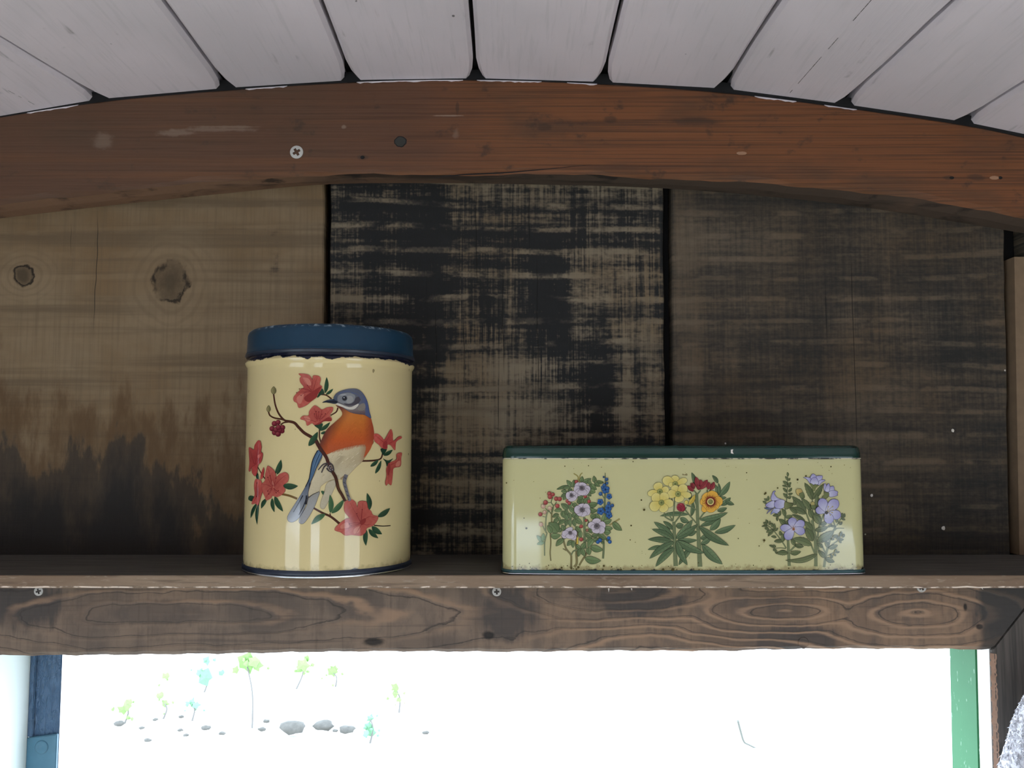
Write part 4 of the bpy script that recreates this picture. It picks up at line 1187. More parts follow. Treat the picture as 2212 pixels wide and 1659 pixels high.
bd.poly([(868, 553), (935, 517), (1040, 498), (1105, 542), (1065, 572), (1000, 562), (930, 550)], K(34, 42, 56), 2)
bd.stroke([(880, 551), (980, 540), (1085, 545)], 5, 8, K(14, 16, 22)); bd.stroke([(960, 522), (1030, 506)], 6, 10, K(80, 92, 108))
bd.poly([(1050, 475), (1085, 455), (1090, 520), (1060, 510)], K(74, 84, 100), 3)
# branch passing in front of the belly, claws, leg
bd.stroke([(780, 1120), (820, 1200), (880, 1290), (935, 1375), (968, 1470), (1010, 1560), (1070, 1659)], 46, 40, K(66, 34, 30), K(40, 22, 20), 0.7)
bd.zoom(Z2)
bd.stroke([(1290, 530), (1350, 640), (1385, 790), (1440, 890), (1490, 985)], 44, 36, K(66, 38, 30), K(40, 22, 20), 0.7)
bd.stroke([(1365, 700), (1400, 830), (1450, 920)], 6, 4, K(110, 76, 50))
for pts in ([(1230, 420), (1160, 440), (1090, 520)], [(1240, 430), (1180, 470), (1140, 560)], [(1250, 410), (1300, 450), (1320, 530)], [(1225, 455), (1265, 500), (1300, 545)], [(1215, 490), (1245, 530), (1290, 555)]):
    bd.stroke(pts, 22, 12, K(64, 58, 60), K(32, 28, 30), 0.5)
for (x, y) in ((1262, 455), (1275, 490), (1240, 480), (1300, 515), (1265, 525)):
    bd.dot((x, y), 12, K(128, 122, 124))
bd.stroke([(1505, 590), (1476, 690), (1500, 800), (1530, 900), (1555, 965)], 50, 34, K(100, 98, 104), K(40, 38, 44), 0.7)
for (x, y) in ((1490, 640), (1478, 710), (1490, 770), (1512, 840), (1530, 900)):
    bd.stroke([(x - 14, y - 8), (x + 14, y + 14)], 12, 6, K(44, 42, 50))
bd.stroke([(1545, 930), (1560, 965), (1530, 975)], 30, 20, K(120, 116, 122), K(40, 38, 44), 0.5)
bd.build()
# ---- azalea blossoms
def azalea(zoom, outline, veins, stamens, dark=(), light=(), c=(CO, COD, COL)):
    a = Print('printed_azalea', body, cyl_uv, cyl_xyz, zoom, 0.00056)
    P = [a.px(p) for p in outline]
    cx = sum(p[0] for p in P) / len(P); cy = sum(p[1] for p in P) / len(P)
    rr = max(math.hypot(p[0] - cx, p[1] - cy) for p in P)
    def colr(p):
        t = math.hypot(p[0] - cx, p[1] - cy) / rr
        n = 0.5 + 0.5 * math.sin(p[0] * 0.55 + math.sin(p[1] * 0.4) * 2)
        return lerp(lerp(c[0], c[1], 0.6 - 0.9 * t), c[2], 0.42 * n * t)
    a.poly(outline, colr, 4, c[1], 0.5)
    for d in dark: a.poly(d, c[1], 4)
    for d in light: a.poly(d, c[2], 4)
    for v in veins: a.stroke(v, 9, 3, c[1])
    for v in stamens:
        a.stroke(v, 6, 4, K(120, 34, 38)); a.dot(v[-1], 8, K(96, 26, 30))
    a.build()
azalea(Z1, [(525, 120), (630, 125), (690, 150), (730, 210), (740, 150), (820, 155), (850, 200), (835, 280), (870, 310), (850, 370), (800, 430), (790, 470), (700, 540), (640, 590), (530, 630), (500, 560), (455, 530), (450, 470), (510, 400), (560, 350), (600, 320), (550, 250), (540, 190), (560, 160)],
       [[(720, 380), (660, 300), (600, 200)], [(735, 380), (770, 260), (800, 180)], [(715, 385), (600, 350), (560, 340)], [(735, 220), (720, 300), (725, 370)]], [[(720, 385), (620, 400), (560, 445)], [(700, 370), (600, 340), (535, 350)], [(720, 375), (680, 330), (655, 295)], [(700, 390), (560, 395), (495, 405)]],
       [[(725, 385), (860, 310), (805, 430), (790, 470), (690, 540), (625, 525), (610, 470)]], [[(590, 180), (680, 200), (710, 290), (640, 280)], [(500, 470), (600, 420), (560, 560), (510, 550)]])
azalea(Z1, [(550, 795), (590, 750), (670, 745), (680, 680), (750, 597), (800, 610), (870, 655), (940, 625), (1028, 620), (1025, 680), (985, 740), (1015, 790), (1000, 828), (900, 830), (840, 870), (760, 885), (720, 860), (650, 895), (625, 825)],
       [[(800, 830), (780, 720), (755, 640)], [(830, 830), (920, 740), (1000, 650)], [(780, 840), (690, 810), (590, 780)], [(870, 660), (850, 740), (830, 820)]], [[(805, 800), (790, 740), (782, 685)], [(815, 800), (815, 740), (822, 690)], [(795, 800), (765, 760), (757, 720)], [(825, 800), (850, 760), (868, 725)], [(835, 805), (890, 760), (920, 718)]],
       [[(860, 830), (960, 770), (1010, 795), (995, 825), (900, 830), (840, 868), (770, 880)]], [[(600, 765), (670, 760), (700, 820), (650, 830)]])
azalea(Z1, [(1640, 1020), (1700, 1020), (1760, 1070), (1792, 1105), (1845, 1015), (1890, 948), (1915, 1010), (1918, 1105), (1945, 1115), (2000, 1060), (2045, 1058), (2042, 1085), (1965, 1140), (1950, 1262), (1890, 1190), (1840, 1180), (1830, 1240), (1760, 1230), (1710, 1180), (1650, 1130), (1635, 1070)],
       [[(1800, 1150), (1860, 1060), (1888, 970)], [(1790, 1150), (1720, 1090), (1660, 1040)], [(1860, 1160), (1960, 1110), (2030, 1070)]], [], [[(1780, 1140), (1830, 1130), (1830, 1230), (1770, 1225)]], [], (K(184, 78, 70), K(146, 50, 50), K(206, 120, 104)))
azalea(Z1, [(1870, 1450), (1970, 1400), (1975, 1320), (2050, 1300), (2040, 1380), (2030, 1500), (1930, 1530), (1915, 1640), (1895, 1780), (1850, 1760), (1820, 1790), (1805, 1740), (1825, 1640), (1820, 1540)],
       [[(1880, 1480), (1980, 1430), (2020, 1340)], [(1870, 1500), (1860, 1640), (1850, 1750)]], [], [[(1840, 1480), (1870, 1460), (1880, 1560), (1840, 1640)]], [[(1975, 1440), (2025, 1420), (2015, 1495), (1960, 1500)]], (K(180, 80, 70), K(140, 50, 50), K(200, 120, 104)))
azalea(Z2, [(200, 80), (235, 100), (250, 180), (240, 250), (270, 280), (245, 400), (200, 450), (185, 560), (155, 612), (110, 560), (108, 480), (80, 542), (62, 520), (72, 400), (62, 200), (90, 190), (135, 220), (150, 150)],
       [[(160, 440), (190, 250), (205, 120)], [(150, 440), (110, 330), (85, 220)], [(165, 440), (220, 360), (255, 300)], [(155, 450), (110, 470), (80, 510)]], [], [], [[(195, 300), (240, 285), (230, 330), (195, 340)]], (K(178, 70, 66), K(138, 44, 48), K(196, 100, 90)))
azalea(Z2, [(160, 660), (220, 665), (250, 700), (260, 830), (240, 920), (200, 1042), (160, 1020), (108, 1032), (115, 980), (150, 890), (140, 760)],
       [[(195, 900), (190, 780), (185, 690)], [(190, 900), (150, 970), (130, 1010)]], [[(190, 860), (170, 780), (185, 715)], [(195, 870), (180, 900), (175, 915)]], [], [], (K(186, 84, 76), K(140, 48, 50), K(204, 112, 98)))
azalea(Z2, [(282, 480), (287, 540), (272, 630), (235, 655), (248, 560)], [], [], [], [], (K(176, 66, 62), K(138, 44, 48), K(196, 100, 90)))
azalea(Z2, [(350, 460), (400, 490), (450, 550), (470, 620), (520, 580), (600, 555), (650, 600), (640, 690), (572, 750), (600, 800), (590, 850), (520, 910), (460, 920), (412, 905), (390, 940), (320, 972), (300, 920), (260, 830), (245, 740), (300, 680), (305, 590), (330, 480)],
       [[(420, 770), (390, 640), (350, 500)], [(430, 770), (530, 660), (620, 590)], [(410, 780), (330, 740), (270, 740)], [(430, 790), (500, 850), (560, 880)], [(405, 790), (360, 860), (320, 930)]], [[(410, 760), (370, 690), (345, 630)], [(420, 750), (390, 670), (378, 605)], [(425, 760), (450, 700), (465, 640)], [(405, 790), (360, 810), (345, 835)], [(410, 800), (385, 850), (360, 880)], [(440, 800), (480, 840), (500, 830)], [(435, 805), (460, 850), (470, 860)]],
       [], [[(395, 690), (415, 690), (440, 770), (420, 775)]])
azalea(Z2, [(1490, 990), (1580, 960), (1640, 1000), (1670, 1075), (1690, 990), (1780, 985), (1810, 1010), (1830, 1100), (1870, 1130), (1900, 1190), (1975, 1215), (1960, 1280), (1900, 1350), (1810, 1390), (1790, 1450), (1720, 1500), (1590, 1490), (1490, 1497), (1420, 1450), (1330, 1412), (1400, 1320), (1500, 1250), (1550, 1235), (1490, 1160), (1470, 1090)],
       [[(1720, 1300), (1640, 1160), (1560, 1010)], [(1730, 1290), (1740, 1140), (1750, 1010)], [(1740, 1300), (1830, 1220), (1940, 1230)], [(1710, 1320), (1560, 1380), (1380, 1410)], [(1730, 1330), (1690, 1400), (1640, 1480)], [(1745, 1320), (1800, 1340), (1880, 1330)]], [[(1700, 1310), (1620, 1310), (1550, 1325)], [(1700, 1320), (1630, 1335), (1575, 1355)], [(1720, 1280), (1730, 1180), (1740, 1110)], [(1710, 1290), (1680, 1230), (1660, 1170)]],
       [[(1700, 1310), (1740, 1260), (1790, 1240), (1790, 1290), (1740, 1340)]], [[(1620, 1400), (1700, 1360), (1700, 1440), (1620, 1470)], [(1420, 1350), (1520, 1300), (1540, 1380), (1440, 1400)]])
# ================================================================= rectangular tin: three bouquets
Z3 = (1150, 1010, 11.06); Z4 = (1150, 1090, 11.06); Z5 = (1390, 1010, 7.543); Z6 = (1640, 1010, 11.06); Z7 = (1640, 1110, 11.06)
INK = K(48, 52, 38)
GA, GB = K(116, 134, 92), K(88, 108, 72)
def greens(rn):
    k = rn.uniform(0.85, 1.12)
    return (tuple(v * k for v in GA), tuple(v * k for v in GB))
b1 = Print('printed_rose_bouquet', bbody, flat_uv, flat_xyz, Z4, 0.00003, 0.000002)
TW, TWG = K(116, 108, 72), K(104, 114, 82)
for pts, w0, w1, cc in (([(1240, 300), (1245, 560), (1250, 880), (1270, 1060)], 50, 55, TWG), ([(1070, 640), (1050, 1100), (1060, 1390), (1000, 1490)], 48, 52, TW), ([(1310, 1150), (1190, 1330), (1120, 1450)], 40, 36, TW),
                        ([(730, 800), (800, 1040), (915, 1190), (930, 1300), (925, 1510)], 36, 42, TW), ([(1100, 1075), (985, 1110), (930, 1200)], 30, 28, TWG), ([(725, 1050), (815, 1095)], 14, 30, TW),
                        ([(480, 60), (460, 250), (460, 480), (430, 700), (440, 900), (425, 1150), (442, 1345)], 30, 22, TW), ([(395, 130), (340, 250), (318, 450), (320, 640), (345, 690), (295, 900), (292, 1222)], 26, 22, K(128, 136, 104)),
                        ([(1700, 800), (1705, 1000), (1688, 1290)], 40, 44, TWG), ([(1840, 492), (1960, 415), (2088, 338)], 28, 30, K(150, 138, 86)), ([(1310, 350), (1340, 420), (1290, 520)], 22, 26, TWG),
                        ([(245, 500), (305, 630)], 18, 22, K(140, 146, 116)), ([(240, 280), (320, 300)], 12, 14, K(140, 146, 116))):
    b1.stroke(pts, w0, w1, cc, INK, 0.7)
b1.zoom(Z3)
for pts, w0, w1, cc in (([(1740, 125), (1742, 400), (1735, 700), (1720, 1010)], 10, 44, TWG), ([(1080, 360), (1090, 220), (985, 140)], 26, 18, K(150, 138, 76)), ([(1120, 360), (1140, 190), (1195, 125)], 22, 16, K(150, 138, 76)),
                        ([(490, 700), (450, 830), (500, 910), (490, 1010), (470, 1070)], 18, 26, TWG), ([(580, 820), (515, 910)], 14, 18, TWG), ([(370, 842), (450, 832)], 10, 12, TWG), ([(310, 970), (385, 1045)], 12, 16, TWG), ([(400, 1040), (450, 1110)], 14, 18, TWG),
                        ([(1660, 640), (1720, 740)], 14, 18, TWG), ([(1660, 920), (1710, 980)], 14, 16, TWG)):
    b1.stroke(pts, w0, w1, cc, INK, 0.6)
rb = random.Random(21)
L3 = [((930, 460), (580, 520), 80), ((925, 460), (820, 303), 95), ((955, 470), (992, 293), 95), ((900, 470), (728, 505), 75), ((950, 520), (840, 560), 60), ((1160, 345), (1190, 210), 85), ((1210, 350), (1402, 262), 105), ((1370, 390), (1535, 525), 120), ((1330, 290), (1410, 410), 80), ((1475, 350), (1470, 200), 90), ((1530, 335), (1700, 350), 80), ((1485, 360), (1613, 448), 75),
      ((830, 590), (690, 560), 80), ((810, 640), (688, 700), 80), ((810, 690), (735, 765), 70), ((1340, 900), (1558, 858), 130), ((1330, 1010), (1545, 1030), 115), ((845, 1000), (688, 865), 120), ((700, 1010), (525, 1035), 95), ((1000, 1070), (868, 955), 100), ((940, 830), (880, 970), 90), ((730, 1030), (742, 1195), 95), ((790, 1005), (855, 1145), 95), ((875, 1080), (925, 1235), 95),
      ((985, 1080), (1015, 1215), 95), ((630, 1120), (478, 1185), 85), ((595, 1170), (668, 1275), 85), ((595, 1200), (538, 1365), 85), ((790, 1250), (608, 1372), 85), ((790, 1110), (845, 1265), 85), ((840, 1265), (795, 1395), 80), ((905, 1230), (905, 1402), 88), ((995, 1230), (1022, 1405), 95), ((1040, 1220), (1195, 1335), 115), ((1105, 1135), (1015, 1215), 85), ((975, 860), (1065, 925), 100),
      ((1090, 760), (1155, 865), 95), ((1200, 735), (1165, 860), 85), ((1345, 710), (1240, 885), 125), ((1085, 720), (1210, 700), 95), ((1380, 540), (1500, 590), 110), ((1330, 600), (1400, 680), 80), ((1685, 1300), (1745, 1080), 125), ((1700, 1310), (1888, 1248), 115), ((1715, 1440), (1915, 1452), 115), ((1490, 1115), (1625, 1215), 95), ((1925, 1305), (2135, 1500), 135), ((1715, 1540), (1868, 1545), 115),
      ((1400, 1200), (1500, 1120), 130), ((760, 1500), (700, 1370), 100), ((660, 1540), (640, 1440), 90)]
for a, b, w_ in L3: b1.leaf(a, b, w_, greens(rb), INK, 0.06, INK, 0.75, 0.8)
b1.zoom(Z4)
L4 = [((610, 660), (395, 430), 240), ((450, 680), (360, 500), 110), ((440, 745), (668, 735), 135), ((745, 825), (563, 988), 115), ((960, 870), (828, 978), 95), ((990, 870), (968, 1028), 85), ((1035, 530), (1160, 645), 105), ((1150, 635), (1150, 795), 95), ((1275, 690), (1425, 795), 95), ((1425, 755), (1585, 700), 95), ((1575, 700), (1775, 825), 120), ((1430, 830), (1278, 870), 85), ((1455, 820), (1325, 1015), 120),
      ((1460, 860), (1590, 815), 95), ((1040, 965), (1165, 1055), 85), ((1170, 1045), (1268, 895), 105), ((1395, 1000), (1680, 1085), 150), ((1155, 1050), (1095, 1240), 95), ((1185, 1050), (1255, 1228), 95), ((1345, 1025), (1362, 1200), 115), ((1255, 1280), (1632, 1342), 170), ((1370, 560), (1420, 680), 100), ((800, 800), (700, 770), 70), ((1760, 830), (1850, 850), 60), ((1700, 930), (1640, 890), 50)]
for a, b, w_ in L4: b1.leaf(a, b, w_, greens(rb), INK, 0.06, INK, 0.75, 0.8)
for a, b, w_ in (((285, 905), (112, 945), 85), ((205, 875), (106, 740), 75), ((240, 870), (262, 688), 85)): b1.leaf(a, b, w_, (K(140, 160, 126), K(120, 144, 112)), K(96, 112, 86), 0.05, None, 0.6)
b1.stroke([(1078, 780), (1072, 940)], 36, 34, K(196, 168, 72), INK, 0.7)
RB, RBH = K(138, 54, 54), K(182, 104, 96)
for (x, y, r) in ((1165, 520, 40), (1165, 830, 45), (1280, 378, 32), (1310, 615, 34)): b1.dot((x, y), r, RB if y != 615 else K(110, 92, 70), INK, 0.6, RBH)
b1.zoom(Z3)
for (x, y, r) in ((405, 620, 46), (490, 642, 42), (420, 700, 50), (570, 745, 48), (650, 752, 48), (315, 835, 50), (595, 915, 48), (835, 802, 40), (880, 852, 36), (1350, 806, 38), (1262, 690, 36), (1050, 342, 42), (190, 1115, 46)): b1.dot((x, y), r, RB, K(84, 34, 34), 0.5, RBH)
for (x, y, r) in ((260, 926, 50), (415, 970, 46), (290, 1066, 42), (205, 1356, 46)): b1.dot((x, y), r, K(178, 140, 122), K(120, 84, 74), 0.5, K(204, 186, 158))
for (x, y) in ((395, 575), (490, 600), (578, 700), (275, 890)): b1.dot((x, y), 10, INK)
LIL, LILS = K(190, 180, 188), K(158, 148, 160)
def rose(zoom, c, tips, wid, cr):
    b1.zoom(zoom)
    for t in tips: b1.petal(c, t[:2], t[2] if len(t) > 2 else wid, LILS, LIL, K(78, 70, 80), 0.6)
    b1.dot(c, cr, K(120, 112, 116), None, 0.5, K(84, 78, 82))
    for k in range(14):
        a_ = 2 * math.pi * k / 14; r_ = cr * (0.75 + 0.5 * rb.random())
        b1.stroke([c, (c[0] + r_ * math.cos(a_), c[1] + r_ * math.sin(a_))], 5, 4, K(66, 60, 66))
        b1.dot((c[0] + r_ * math.cos(a_), c[1] + r_ * math.sin(a_)), 7, K(54, 50, 54))
rose(Z3, (1185, 490), [(1020, 410), (1210, 358), (1378, 530, 170), (1000, 560, 200), (1060, 660, 170), (1310, 640, 190), (1200, 660, 220)], 180, 62)
rose(Z3, (935, 665), [(930, 560), (1075, 690), (965, 800, 200), (800, 670), (1020, 580, 110)], 165, 48)
rose(Z3, (1190, 1010), [(1170, 862), (1355, 910), (1375, 1080, 180), (1230, 1165), (1060, 1110), (1000, 1000)], 185, 62)
rose(Z4, (905, 672), [(850, 555, 190), (1060, 690, 150), (705, 760, 150), (1020, 830, 130), (710, 690, 130), (895, 810, 200)], 160, 46)
rose(Z4, (1540, 512), [(1520, 328, 200), (1740, 480), (1700, 660, 180), (1500, 680, 190), (1330, 480, 160), (1400, 560, 120)], 185, 72)
b1.zoom(Z3)
BLU, BLH, BLI = K(34, 78, 134), K(70, 112, 160), K(14, 32, 66)
for cx, cy, r in ((1745, 525, 52), (1830, 690, 36), (1620, 820, 40), (1630, 1040, 48), (1810, 960, 44), (1800, 1060, 40), (1830, 1140, 40)):
    for k in range(5):
        a_ = 2 * math.pi * k / 5 + cx
        b1.dot((cx + r * 1.05 * math.cos(a_), cy + r * 1.05 * math.sin(a_)), r * 0.82, BLU, BLI, 0.45, BLH)
    b1.dot((cx, cy), r * 0.4, BLI)
for x, y, r in ((1625, 625, 44), (1905, 905, 38), (1770, 280, 38), (1780, 375, 30), (1715, 420, 40), (1670, 470, 34), (1700, 225, 20), (1820, 850, 36)): b1.dot((x, y), r, K(40, 72, 112), BLI, 0.45, BLH)
b1.zoom(Z4)
for x, y, r in ((1820, 795, 40), (1845, 885, 42), (1612, 848, 44), (1560, 890, 40)): b1.dot((x, y), r, BLU, BLI, 0.45, BLH)
b1.build()
# ---- yellow and maroon flowers
b2 = Print('printed_wallflower_bouquet', bbody, flat_uv, flat_xyz, Z5, 0.00003, 0.000002)
GA, GB = K(108, 126, 92), K(78, 98, 70)
INK2 = K(36, 46, 34)
for a, b, w_ in (((845, 280), (785, 82), 66), ((780, 790), (805, 550), 60), ((745, 520), (765, 400), 50), ((730, 765), (268, 790), 66), ((600, 820), (740, 890), 80), ((530, 955), (650, 930), 90), ((380, 990), (470, 960), 50), ((700, 1085), (865, 1040), 80), ((560, 1175), (875, 1182), 76), ((790, 1305), (575, 1588), 90), ((600, 1290), (800, 1285), 70),
                 ((1205, 705), (1358, 658), 66), ((930, 950), (1245, 795), 76), ((1085, 1020), (1255, 830), 100), ((1160, 1060), (1497, 938), 92), ((930, 1160), (1110, 1075), 90), ((935, 1250), (1110, 1125), 80), ((1240, 465), (1408, 230), 86), ((1212, 455), (1170, 278), 52), ((1232, 445), (1222, 255), 44), ((1212, 252), (1122, 128), 56), ((1265, 615), (1418, 490), 76), ((1335, 540), (1475, 603), 64), ((1205, 490), (1345, 490), 52),
                 ((480, 1010), (322, 875), 66), ((330, 1295), (72, 1338), 60), ((500, 1310), (340, 1340), 60)):
    b2.leaf(a, b, w_, greens(rb), INK2, 0.05, INK2, 0.7)
for pts, w0, w1 in (([(495, 880), (505, 1200), (525, 1605)], 46, 66), ([(868, 420), (885, 900), (900, 1200), (920, 1615)], 38, 70)):
    b2.stroke(pts, w0, w1, TWG, INK2, 0.7)
for pts in ([(340, 735), (350, 800), (470, 870)], [(398, 728), (440, 810), (485, 870)], [(510, 480), (500, 640), (480, 860)], [(700, 645), (600, 780), (515, 890)], [(680, 690), (770, 800), (862, 905)], [(700, 615), (780, 640), (862, 695)], [(835, 520), (850, 580), (872, 650)], [(1015, 710), (960, 770), (915, 835)], [(1038, 360), (1038, 410)], [(1085, 360), (1080, 400)], [(820, 370), (870, 430)], [(930, 370), (880, 430)], [(460, 490), (465, 600)]):
    b2.stroke(pts, 16, 20, TWG, INK2, 0.6)
for a, b, w_ in (((490, 1160), (172, 888), 104), ((490, 1165), (138, 1003), 88), ((492, 1222), (72, 1170), 92), ((495, 1215), (98, 1482), 104), ((497, 1312), (198, 1612), 104), ((530, 1150), (795, 855), 108), ((530, 1155), (880, 925), 96), ((545, 1190), (985, 1392), 116), ((540, 1190), (712, 1588), 104), ((915, 850), (1368, 735), 86), ((905, 958), (1388, 1268), 116), ((955, 1255), (1282, 1572), 134)):
    b2.leaf(a, b, w_, greens(rb), INK2, 0.05, INK2, 0.75)
    for k in range(1, 7):
        t = k / 7.5
        mx, my = a[0] + (b[0] - a[0]) * t, a[1] + (b[1] - a[1]) * t
        L_ = math.hypot(b[0] - a[0], b[1] - a[1]); ux, uy = (b[0] - a[0]) / L_, (b[1] - a[1]) / L_
        h = w_ * 0.33 * math.sin(math.pi * t ** 0.85)
        for sg in (1, -1):
            b2.stroke([(mx, my), (mx + ux * h * 0.8 - uy * h * sg, my + uy * h * 0.8 + ux * h * sg)], 4, 2.5, K(62, 84, 58))
YE, YEC, YL = K(206, 194, 124), K(190, 168, 78), K(86, 82, 52)
def yflower(c, tips):
    for t in tips: b2.petal(c, t[:2], t[2], YEC, YE, YL, 0.5)
    b2.dot(c, 44, K(122, 128, 74), K(70, 76, 44), 0.5, K(150, 150, 92)); b2.dot(c, 18, K(92, 100, 60))
yflower((515, 268), [(510, 128, 125), (315, 185, 150), (705, 195, 100), (410, 290, 80)])
yflower((265, 392), [(215, 248, 150), (68, 432, 105), (408, 345, 110)])
yflower((560, 430), [(478, 296, 130), (690, 290, 150), (775, 455, 100), (595, 560, 150), (390, 430, 135)])
yflower((290, 570), [(150, 440, 155), (370, 412, 150), (485, 590, 135), (350, 722, 150), (108, 668, 165)])
MA, MAH, MAI = K(112, 34, 44), K(146, 62, 66), K(60, 18, 26)
for a, b, w_ in (((810, 388), (712, 300), 66), ((825, 345), (768, 255), 66), ((805, 330), (800, 245), 50), ((872, 330), (852, 152), 80), ((905, 355), (1040, 200), 84), ((925, 300), (930, 198), 58), ((1048, 355), (1062, 238), 72), ((1085, 368), (1148, 235), 70), ((900, 365), (870, 280), 50)):
    b2.leaf(a, b, w_, (MA, MAH), MAI, 0.05, MAI, 0.6, 1.0)
b2.dot((605, 645), 66, K(146, 46, 60), K(80, 22, 34), 0.5, K(176, 84, 92))
for a, b in (((610, 715), (560, 590)), ((615, 715), (640, 580)), ((600, 715), (540, 640)), ((620, 715), (665, 630))): b2.leaf(a, b, 50, (K(150, 50, 64), K(124, 38, 52)), K(80, 22, 34), 0.1, None, 0.5, 1.0)
b2.leaf((735, 605), (838, 440), 64, (K(206, 180, 84), K(176, 150, 66)), YL, 0.05, YL, 0.5); b2.leaf((690, 600), (700, 530), 60, (K(206, 190, 104), K(190, 170, 84)), YL, 0.0, None, 0.5)
OR, ORC = K(212, 164, 70), K(176, 116, 46)
for t in ((920, 560, 130), (960, 715, 110), (985, 430, 170), (1150, 388, 180), (1285, 545, 160), (1205, 668, 150), (1100, 728, 160), (985, 640, 150)): b2.petal((1088, 555), t[:2], t[2], ORC, OR, K(90, 62, 30), 0.55)
for k in range(26):
    a_ = 2 * math.pi * k / 26; r_ = rb.uniform(100, 128)
    b2.stroke([(1088 + 60 * math.cos(a_), 555 + 60 * math.sin(a_)), (1088 + r_ * math.cos(a_), 555 + r_ * math.sin(a_))], 22, 3, K(110, 44, 34))
b2.dot((1088, 555), 76, K(104, 36, 32)); b2.dot((1088, 555), 56, K(206, 184, 120), K(120, 84, 44), 0.5); b2.dot((1088, 555), 36, K(112, 112, 66), K(70, 70, 40), 0.5, K(140, 136, 84))
b2.build()
# ---- lilac bellflowers
b3 = Print('printed_bellflower_bouquet', bbody, flat_uv, flat_xyz, Z6, 0.00003, 0.000002)
GA, GB = K(114, 122, 86), K(84, 96, 66)
ST = K(110, 118, 86)
for pts, w0, w1 in (([(678, 190), (672, 500), (655, 760), (620, 1000), (612, 1340)], 12, 34), ([(1270, 780), (1272, 1000), (1290, 1327), (1400, 1900), (1452, 2010)], 20, 50), ([(1120, 1080), (1200, 1300)], 26, 36), ([(1545, 1110), (1440, 1380), (1390, 1680)], 34, 40), ([(1340, 990), (1360, 1150)], 26, 30)):
    b3.stroke(pts, w0, w1, ST, INK, 0.6)
b3.zoom(Z7)
for pts, w0, w1 in (([(612, 150), (620, 330), (680, 560), (700, 900), (718, 1245)], 34, 70), ([(1260, 150), (1330, 600), (1350, 900), (1352, 1255)], 50, 78), ([(1200, 180), (1260, 420), (1330, 640)], 34, 40), ([(1240, 740), (1320, 930)], 30, 36), ([(1825, 290), (1700, 600), (1600, 950), (1547, 1275)], 34, 58), ([(1480, 720), (1590, 950)], 28, 32),
                    ([(1630, 1000), (1770, 930), (1890, 905)], 18, 12), ([(1690, 780), (1880, 635)], 24, 22), ([(645, 820), (550, 670), (340, 395), (200, 275)], 28, 16), ([(640, 830), (520, 812), (400, 820)], 18, 14), ([(735, 890), (860, 760)], 38, 34), ([(1755, 150), (1820, 300)], 18, 24), ([(1960, 100), (1845, 285)], 16, 20), ([(1800, 390), (1860, 345), (2030, 345)], 40, 6)):
    b3.stroke(pts, w0, w1, ST, INK, 0.6)
b3.zoom(Z6)
for a, b, w_ in (((1275, 775), (1083, 365), 155), ((1275, 750), (1512, 398), 135), ((1120, 1105), (780, 685), 165), ((1105, 1105), (725, 960), 140), ((1230, 1030), (1005, 735), 135), ((1370, 950), (1368, 635), 110), ((1455, 1285), (1275, 1085), 160), ((1290, 980), (1220, 900), 80), ((1300, 1000), (1340, 900), 80), ((1270, 1200), (1180, 1000), 130), ((900, 1095), (725, 975), 90), ((620, 1160), (548, 985), 90), ((620, 1185), (795, 1150), 85), ((470, 1135), (325, 1150), 66),
                 ((460, 1165), (500, 1025), 70), ((440, 1160), (430, 1275), 55), ((850, 900), (830, 780), 70)):
    b3.leaf(a, b, w_, greens(rb), INK, 0.05, INK, 0.75, 0.85, 1)
for a, b, w_ in (((680, 205), (672, 112), 44), ((680, 305), (622, 212), 46), ((685, 305), (738, 256), 46), ((670, 415), (566, 325), 66), ((680, 415), (758, 355), 56), ((660, 462), (548, 430), 38), ((688, 452), (752, 438), 38), ((650, 588), (566, 488), 54), ((700, 575), (775, 485), 54), ((660, 725), (572, 616), 66), ((690, 635), (795, 615), 44), ((675, 725), (765, 688), 66), ((205, 790), (210, 678), 48), ((185, 795), (115, 745), 42), ((165, 858), (85, 808), 50), ((1990, 1190), (2040, 1100), 70), ((1960, 1190), (2050, 1250), 50), ((1950, 1180), (1985, 1090), 60)):
    b3.leaf(a, b, w_, greens(rb), INK, 0.06, INK, 0.6)
b3.zoom(Z7)
for a, b, w_ in (((605, 250), (478, 128), 105), ((622, 240), (725, 135), 80), ((1270, 420), (1065, 175), 140), ((1100, 195), (785, 15), 90), ((1275, 650), (1098, 335), 180), ((1255, 745), (795, 592), 180), ((1380, 655), (1765, 408), 200), ((1325, 392), (1645, 310), 120), ((1465, 265), (1625, 178), 95), ((1640, 312), (1735, 238), 42), ((845, 745), (758, 605), 95), ((850, 745), (1058, 778), 95), ((685, 935), (415, 945), 120), ((738, 940), (990, 900), 108), ((1505, 805), (1385, 695), 85), ((1640, 800), (1578, 645), 95),
                 ((1655, 820), (1868, 745), 95), ((1565, 1045), (1402, 882), 115), ((1585, 1050), (1790, 1148), 115), ((1450, 240), (1290, 20), 160)):
    b3.leaf(a, b, w_, greens(rb), INK, 0.05, INK, 0.75, 0.85, 1)
b3.leaf((1370, 965), (622, 1105), 115, greens(rb), INK, -0.10, INK, 0.75, 0.7)
